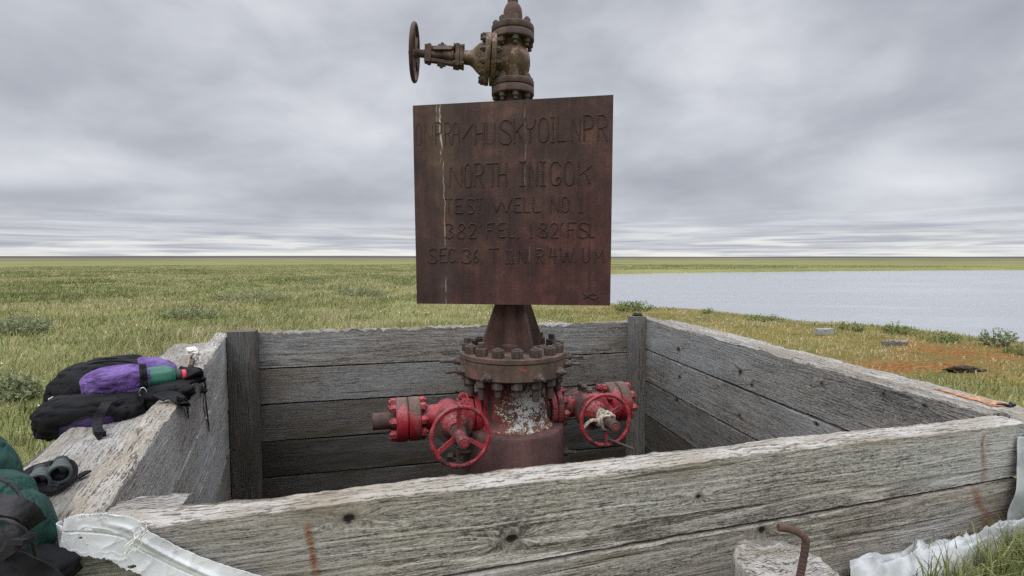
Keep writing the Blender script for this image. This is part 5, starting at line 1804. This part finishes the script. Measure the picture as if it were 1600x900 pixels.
crumple('crumpled_tarp', [(1325, 897), (1372, 868), (1425, 852), (1490, 846), (1550, 836), (1600, 826), (1680, 812)],
        [(1330, 960), (1390, 965), (1440, 960), (1500, 940), (1550, 890), (1600, 862), (1690, 842)],
        [0.17, 0.18, 0.20, 0.23, 0.25, 0.26, 0.26], [0.12, 0.12, 0.12, 0.13, 0.15, 0.17, 0.17], 61, 'crumpled pale tarp on the grass at the foot of the near right wall', 0.085)
# the sheet leaning on the end of the front wall
fe = FL + FU * (f_end + 0.012)
NS = unit(FU * 0.45 + FN * 0.9)
nu, nv = 60, 40
A = np.zeros((nu, nv, 3))
for i in range(nu):
    s = i / (nu - 1)                      # down
    for j in range(nv):
        t_ = j / (nv - 1)                 # to the right
        base_ = fe + FU * (-0.06 - 0.13 * s * (1 - t_) + 0.46 * t_) + FN * (TF + 0.022 - 0.03 * t_ + 0.02 * s)
        z_ = ZT - 0.05 - 0.03 * t_ - 0.45 * s
        b_ = 0.010 * math.sin(t_ * 7 + s * 2) + 0.010 * vnoise(np.array((s * 5, t_ * 4, 0.0)), 5) + 0.012 * vnoise(np.array((s * 2, t_ * 9, 3.0)), 6)
        A[i, j] = base_ * (1, 1, 0) + np.array((0, 0, z_)) + FN * b_
mb = MB()
mb.grid(A)
o = part('leaning_sheet', mb, M['sheet'], smooth=70)
so = o.modifiers.new('thickness', 'SOLIDIFY')
so.thickness = 0.002
tag(o, 'pale grey plastic sheet hanging past the near right corner of the timber box', 'plastic sheet')
# a black clip on the right wall
m = MB()
q = PZ(1578, 634, ZT + 0.02)
m.box((0.026, 0.015, 0.012), frame(q, (0, 0, 1), (1, 0.4, 0)))
m.cyl(q + (-0.015, 0, 0.006), q + (-0.045, 0.01, 0.004), 0.005, 0.004, 8)
m.cyl(q + (0.012, -0.008, 0.004), q + (0.012, 0.012, 0.008), 0.007, 0.007, 10)
o = part('black_clip', m, M['blackp'], bevel=0.002)
tag(o, 'small black plastic clip lying on the near end of the right timber', 'clip')

# ------------------------------------------------------------------ on the bank towards the lake
def gh(x, y):
    return float(ground_h(np.array([x]), np.array([y]))[0][0])


def on_ground(px, py):
    z = 0.0
    for _ in range(6):
        q = PZ(px, py, z)
        z = gh(q[0], q[1])
    return np.array((q[0], q[1], z))


q = on_ground(1290, 525)
acc = newacc()
plank(acc, q + np.array((-0.13, 0, 0.10)), (1, 0.1, 0), UP, (0, 1, 0), 0.28, 0.10, 0.09, 0.01, 0.01, 80, 0.003, 0.003, 0.006, 1.0, 0.05, 0.9)
tag(wood_obj('wood_block', acc), 'small pale sawn timber block lying on the turf bank by the lake', 'timber block')
q = on_ground(1402, 541)
acc = newacc()
plank(acc, q + np.array((-0.16, 0, 0.075)), (1, 0.05, 0.02), UP, (0, 1, 0), 0.32, 0.085, 0.10, 0.008, 0.008, 81, 0.025, 0.012, 0.02, 0.8, 0.7, 0.9)
tag(wood_obj('driftwood_log', acc), 'short rotten log with dark gaps lying on the bank near the orange peat', 'log')
q = on_ground(1522, 580)
m = MB()
m.blob(q + np.array((-0.04, 0.05, -0.01)), (0.20, 0.10, 0.055), None, 1.0, 0.35, 3.0, 71, 48, 30)
o = part('peat_clod', m, M['peat'], smooth=60)
tag(o, 'dark peat clod with a shadowed hollow on the orange turf patch', 'peat clod')


# ------------------------------------------------------------------ willows
def leaf_mesh(P0, D, Nn, Ln, Wd_):
    """arrays of pointed leaves: base, direction, normal, length, width -> verts, faces"""
    n = len(P0)
    S = np.cross(D, Nn)
    S /= np.maximum(np.linalg.norm(S, axis=1, keepdims=True), 1e-6)
    mid = P0 + D * (Ln * 0.45)[:, None]
    v = np.stack([P0, mid + S * (Wd_ / 2)[:, None], P0 + D * Ln[:, None], mid - S * (Wd_ / 2)[:, None]], 1).reshape(-1, 3)
    i = np.arange(n)[:, None] * 4
    return v, (i + np.arange(4)).tolist()


def shrub(name, base, w, h, n_st, leaf, label, mat, seed, group=None, cat='shrub', spread=0.6):
    r = np.random.default_rng(seed)
    t = thing(name, tuple(base), label, cat, group)
    st = MB()
    P0, D, N_, L_, K_ = [], [], [], [], []
    for k in range(n_st):
        a = r.uniform(0, 2 * np.pi)
        rad = math.sqrt(r.uniform()) * w * 0.5
        tip = np.array((rad * math.cos(a), rad * math.sin(a) * 0.7, h * (1 - 0.55 * (rad / (w * 0.5)) ** 2) * r.uniform(0.65, 1.08)))
        b0 = tip * (1, 1, 0) * (1 - spread)
        pts = curve([b0, b0 * 0.5 + tip * 0.5 + np.r_[r.normal(0, 0.04 * w, 2), 0.05 * h], tip], 8)
        st.tube(pts + base, np.linspace(0.006, 0.002, 8) * (0.6 + h), 4)
        nl = int(leaf)
        for l in range(nl):
            s = r.uniform(0.2, 1.0)
            i = s * 6.99
            q = pts[int(i)] * (1 - i % 1) + pts[int(i) + 1] * (i % 1)
            d_ = r.normal(0, 1, 3) + np.array((0, 0, 0.7))
            P0.append(q + base + r.normal(0, 0.012 + 0.02 * w, 3) * (1, 1, 0.5))
            D.append(d_ / np.linalg.norm(d_))
            n_ = r.normal(0, 1, 3)
            N_.append(n_ / np.linalg.norm(n_))
            L_.append(r.uniform(0.6, 1.2))
            K_.append(np.clip(r.normal(0.66, 0.28), 0, 1))
    part('stems', st, M['twig'], t)
    P0, D, N_ = np.array(P0), np.array(D), np.array(N_)
    ll = np.array(L_) * (0.035 + 0.05 * h)
    v, f = leaf_mesh(P0, D, N_, ll, ll * 0.42)
    mb = MB()
    mb.add(v, f)
    part('foliage', mb, mat, t, smooth=0, attrs=dict(k=np.repeat(K_, 4)))
    return t


WIL = M['willow']
SHR = [  # photo x, y of the foot, width, height, stems, leaves, label
    (1558, 541, 0.46, 0.36, 22, 24, 'upright grey willow shrub standing against the lake at the far right', WIL, 0.5),
    (988, 486, 0.95, 0.34, 50, 26, 'bright green willow tuft behind the far right corner post', M['bankleaf'], 0.4),
    (1105, 491, 0.30, 0.20, 12, 16, 'small leafy tuft on the bank right of the far corner post', M['bankleaf'], 0.4),
    (1195, 502, 0.75, 0.22, 30, 18, 'low leafy tuft at the middle of the lake shore', M['bankleaf'], 0.4),
    (1325, 516, 0.62, 0.20, 24, 16, 'low leafy tuft on the shore beyond the pale timber block', M['bankleaf'], 0.4),
    (1400, 522, 0.60, 0.24, 24, 16, 'sparse leafy tuft on the shore behind the rotten log', M['bankleaf'], 0.4),
    (1478, 535, 0.70, 0.20, 30, 18, 'low green tuft left of the upright grey willow', M['bankleaf'], 0.4),
    (1600, 552, 0.50, 0.16, 20, 16, 'low green tuft right of the upright grey willow', M['bankleaf'], 0.4),
    (636, 447, 1.5, 0.38, 60, 26, 'dark green willow clump beside the left edge of the sign plate', M['bankleaf'], 0.4),
    (395, 470, 2.4, 0.42, 90, 22, 'broad grey willow thicket in the grass beyond the back wall', WIL, 0.4),
    (560, 463, 1.9, 0.40, 80, 24, 'grey willow clump between the broad thicket and the sign plate', WIL, 0.4),
    (300, 497, 1.3, 0.34, 60, 24, 'low olive willow clump in front of the broad thicket', WIL, 0.4),
    (15, 522, 1.3, 0.40, 80, 26, 'silvery willow bush at the left frame edge beyond the backpack', WIL, 0.4),
    (12, 625, 0.6, 0.30, 50, 22, 'silvery willow sprigs in the grass left of the backpack', WIL, 0.4),
    (135, 434, 1.6, 0.35, 40, 16, 'dark distant shrub in the left part of the meadow', M['bankleaf'], 0.4),
    (445, 431, 1.6, 0.30, 40, 16, 'small dark shrub far behind the back wall', M['bankleaf'], 0.4),
    (250, 425, 2.6, 0.30, 40, 16, 'long low grey shrub far out in the left meadow', WIL, 0.4),
    (490, 446, 1.2, 0.30, 40, 18, 'small olive shrub behind the broad grey thicket', WIL, 0.4),
]
for i, (px, py, w, h, ns, nl, lab, mt_, sp_) in enumerate(SHR):
    b_ = on_ground(px, py)
    shrub('willow_shrub', b_ - np.array((0, 0, 0.02)), w, h * 0.85, ns, nl, lab, mt_, 100 + i, 'willow shrubs on the tundra', 'shrub', sp_)


# ------------------------------------------------------------------ grass: one mesh of blades nobody could count
def blades(x, y, h, w, lean, k, seed):
    r = np.random.default_rng(seed)
    n = len(x)
    z = ground_h(x, y)[0]
    a = r.uniform(0, 2 * np.pi, n)
    la = np.where(r.uniform(0, 1, n) < 0.45, r.normal(0.4, 0.8, n), r.uniform(0, 2 * np.pi, n))                # leaning mostly with the wind
    sx, sy = np.cos(a) * w / 2, np.sin(a) * w / 2
    lx, ly = np.cos(la) * lean * h, np.sin(la) * lean * h
    b = np.stack([x, y, z - 0.01], -1)
    s = np.stack([sx, sy, 0 * x], -1)
    m1 = b + np.stack([lx * 0.3, ly * 0.3, h * 0.55], -1)
    tip = b + np.stack([lx, ly, h * np.sqrt(np.maximum(0.1, 1 - 0.6 * lean ** 2))], -1)
    v = np.stack([b - s, b + s, m1 + s * 0.8, m1 - s * 0.8, tip], 1).reshape(-1, 3)
    i5 = np.arange(n) * 5
    loops = np.stack([i5, i5 + 1, i5 + 2, i5 + 3, i5 + 3, i5 + 2, i5 + 4], 1).ravel()
    starts = np.stack([np.arange(n) * 7, np.arange(n) * 7 + 4], 1).ravel()
    tot = np.tile([4, 3], n)
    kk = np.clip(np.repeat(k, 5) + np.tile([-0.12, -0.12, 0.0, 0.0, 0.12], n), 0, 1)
    return v, loops, starts, tot, kk


def grass_obj(name, packs, mat):
    V, Lp, St, Tt, K_ = [], [], [], [], []
    nv = nl = 0
    for v, l, s, t_, k in packs:
        V.append(v); Lp.append(l + nv); St.append(s + nl); Tt.append(t_); K_.append(k)
        nv += len(v); nl += len(l)
    V, Lp, St, Tt, K_ = map(np.concatenate, (V, Lp, St, Tt, K_))
    me = bpy.data.meshes.new(name)
    me.vertices.add(nv)
    me.vertices.foreach_set('co', V.astype(np.float32).ravel())
    me.loops.add(nl)
    me.loops.foreach_set('vertex_index', Lp.astype(np.int32))
    me.polygons.add(len(St))
    me.polygons.foreach_set('loop_start', St.astype(np.int32))
    me.polygons.foreach_set('loop_total', Tt.astype(np.int32))
    a = me.attributes.new('k', 'FLOAT', 'POINT')
    a.data.foreach_set('value', K_.astype(np.float32))
    me.materials.append(mat)
    me.update(calc_edges=True)
    return tag(link(name, me), kind='stuff')


LEDGE_D = 0.42


def clear_of(x, y):
    """True where grass may stand"""
    sq = quad_sd(x, y)
    dl_ = (x - FL[0]) * LNo[0] + (y - FL[1]) * LNo[1]
    dr2 = (x - RF[0]) * RNo[0] + (y - RF[1]) * RNo[1]
    ledge_ = ((dl_ > -0.05) & (dl_ < LEDGE_D) & (y < BL[1] + 0.1)) | ((dr2 > -0.05) & (dr2 < LEDGE_D - 0.02) & (y < BR[1] + 0.1) & (y > 1.4))
    return (sq > 0.13) & ~ledge_ & (lake_sd(x, y) > 0.05)


rg = np.random.default_rng(11)
packs = []
N = 700000
r_ = (rg.uniform(0, 1, N) * (95 ** 0.62 - 1.2 ** 0.62) + 1.2 ** 0.62) ** (1 / 0.62)
an = rg.uniform(-0.98, 0.98, N)
x, y = r_ * np.sin(an), r_ * np.cos(an) - 0.3
P2 = np.stack([x, y, 0 * x], -1)
pt = 0.5 + 0.5 * vnoise(P2 * 0.45, 51) * 0.6 + 0.5 * vnoise(P2 * 1.9, 52) * 0.4
tf = turf_mask(x, y)
ok = clear_of(x, y) & (rg.uniform(0, 1, N) < 0.35 + 0.75 * pt)
ok &= ~((lake_sd(x, y) < 3) & (r_ > 35))
pm = peat_mask(x, y)
ok &= rg.uniform(0, 1, N) > 0.95 * pm
# nothing stands between the camera and the wall except the tufts planted below
ok &= ~((y < 2.6) & (x > -1.2) & (x < 2.2))
x, y, r_, pt, tf, pm = (q[ok] for q in (x, y, r_, pt, tf, pm))
n = len(x)
P2 = np.stack([x, y, 0 * x], -1)
h = (0.085 + 0.15 * np.clip(pt, 0, 1) ** 1.5) * rg.uniform(0.5, 1.2, n) * (1 - 0.6 * sstep(r_, 55, 95))
h = h * (1 - tf) + tf * (0.035 + 0.05 * rg.uniform(0, 1, n) ** 2)
w = (0.0038 + 0.00085 * r_) * rg.uniform(0.7, 1.3, n)
lean = np.clip(rg.normal(0.5, 0.28, n), 0, 1.15)
k = 0.62 + 0.22 * vnoise(P2 * 0.13, 53) + 0.20 * vnoise(P2 * 0.55, 58) + 0.24 * vnoise(P2 * 1.7, 54) + rg.normal(0, 0.22, n)
k = k - 0.05 * tf + 0.25 * pm
print('grass blades', n)
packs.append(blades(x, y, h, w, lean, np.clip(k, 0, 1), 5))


def tuft(c, n, rad, h, w, k, seed, lean_=0.55):
    r = np.random.default_rng(seed)
    a, q = r.uniform(0, 2 * np.pi, n), np.abs(r.normal(0, 0.5, n)) * rad
    return blades(c[0] + q * np.cos(a), c[1] + q * np.sin(a), h * r.uniform(0.5, 1.15, n), np.full(n, w) * r.uniform(0.7, 1.3, n), np.clip(r.normal(lean_, 0.3, n), 0, 1.2), np.clip(r.normal(k, 0.2, n), 0, 1), seed + 1)


# tufts round the foot of the near right wall and tarps
for i, (px, py, z_, n_, rad, h_, k_) in enumerate(((1560, 825, 0.19, 240, 0.10, 0.17, 0.85), (1545, 838, 0.19, 120, 0.07, 0.13, 0.8), (1590, 812, 0.2, 160, 0.10, 0.20, 0.85), (1545, 915, 0.15, 190, 0.09, 0.16, 0.48), (1590, 890, 0.15, 220, 0.12, 0.17, 0.5), (1500, 930, 0.15, 110, 0.08, 0.15, 0.48),
                                                 (1455, 940, 0.15, 60, 0.06, 0.17, 0.4), (1660, 850, 0.17, 300, 0.2, 0.2, 0.5), (1428, 890, 0.16, 9, 0.05, 0.17, 0.5), (1480, 870, 0.16, 14, 0.05, 0.13, 0.5), (1660, 930, 0.15, 300, 0.2, 0.2, 0.45))):
    q = PZ(px, py, z_)
    packs.append(tuft(q, n_, rad, h_, 0.0048, k_, 300 + i))
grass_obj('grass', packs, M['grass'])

# cottongrass: white specks over the meadow
mb = MB()
rc_ = np.random.default_rng(23)
ico = [(0, 0, 1), (0.9, 0, 0), (0, 0.9, 0), (-0.9, 0, 0), (0, -0.9, 0), (0, 0, -0.8)]
icf = [(0, 1, 2), (0, 2, 3), (0, 3, 4), (0, 4, 1), (5, 2, 1), (5, 3, 2), (5, 4, 3), (5, 1, 4)]
cnt = 0
while cnt < 170:
    r0 = 4.5 + 30 * rc_.uniform() ** 1.3
    a0 = rc_.uniform(-0.85, 0.25)
    x0, y0 = r0 * math.sin(a0), r0 * math.cos(a0)
    if vnoise(np.array((x0 * 0.5, y0 * 0.3, 0.0)), 77) + rc_.normal(0, 0.3) < 0.15:
        continue
    if not clear_of(np.array([x0]), np.array([y0]))[0] or turf_mask(np.array([x0]), np.array([y0]))[0] > 0.5:
        continue
    s = rc_.uniform(0.007, 0.014) * (1 + r0 * 0.015)
    mb.add(np.array(ico) * s + (x0, y0, gh(x0, y0) + rc_.uniform(0.12, 0.24)), icf)
    cnt += 1
tag(part('cottongrass', mb, M['cotton'], org=(0, 0, 0), smooth=60), kind='stuff')
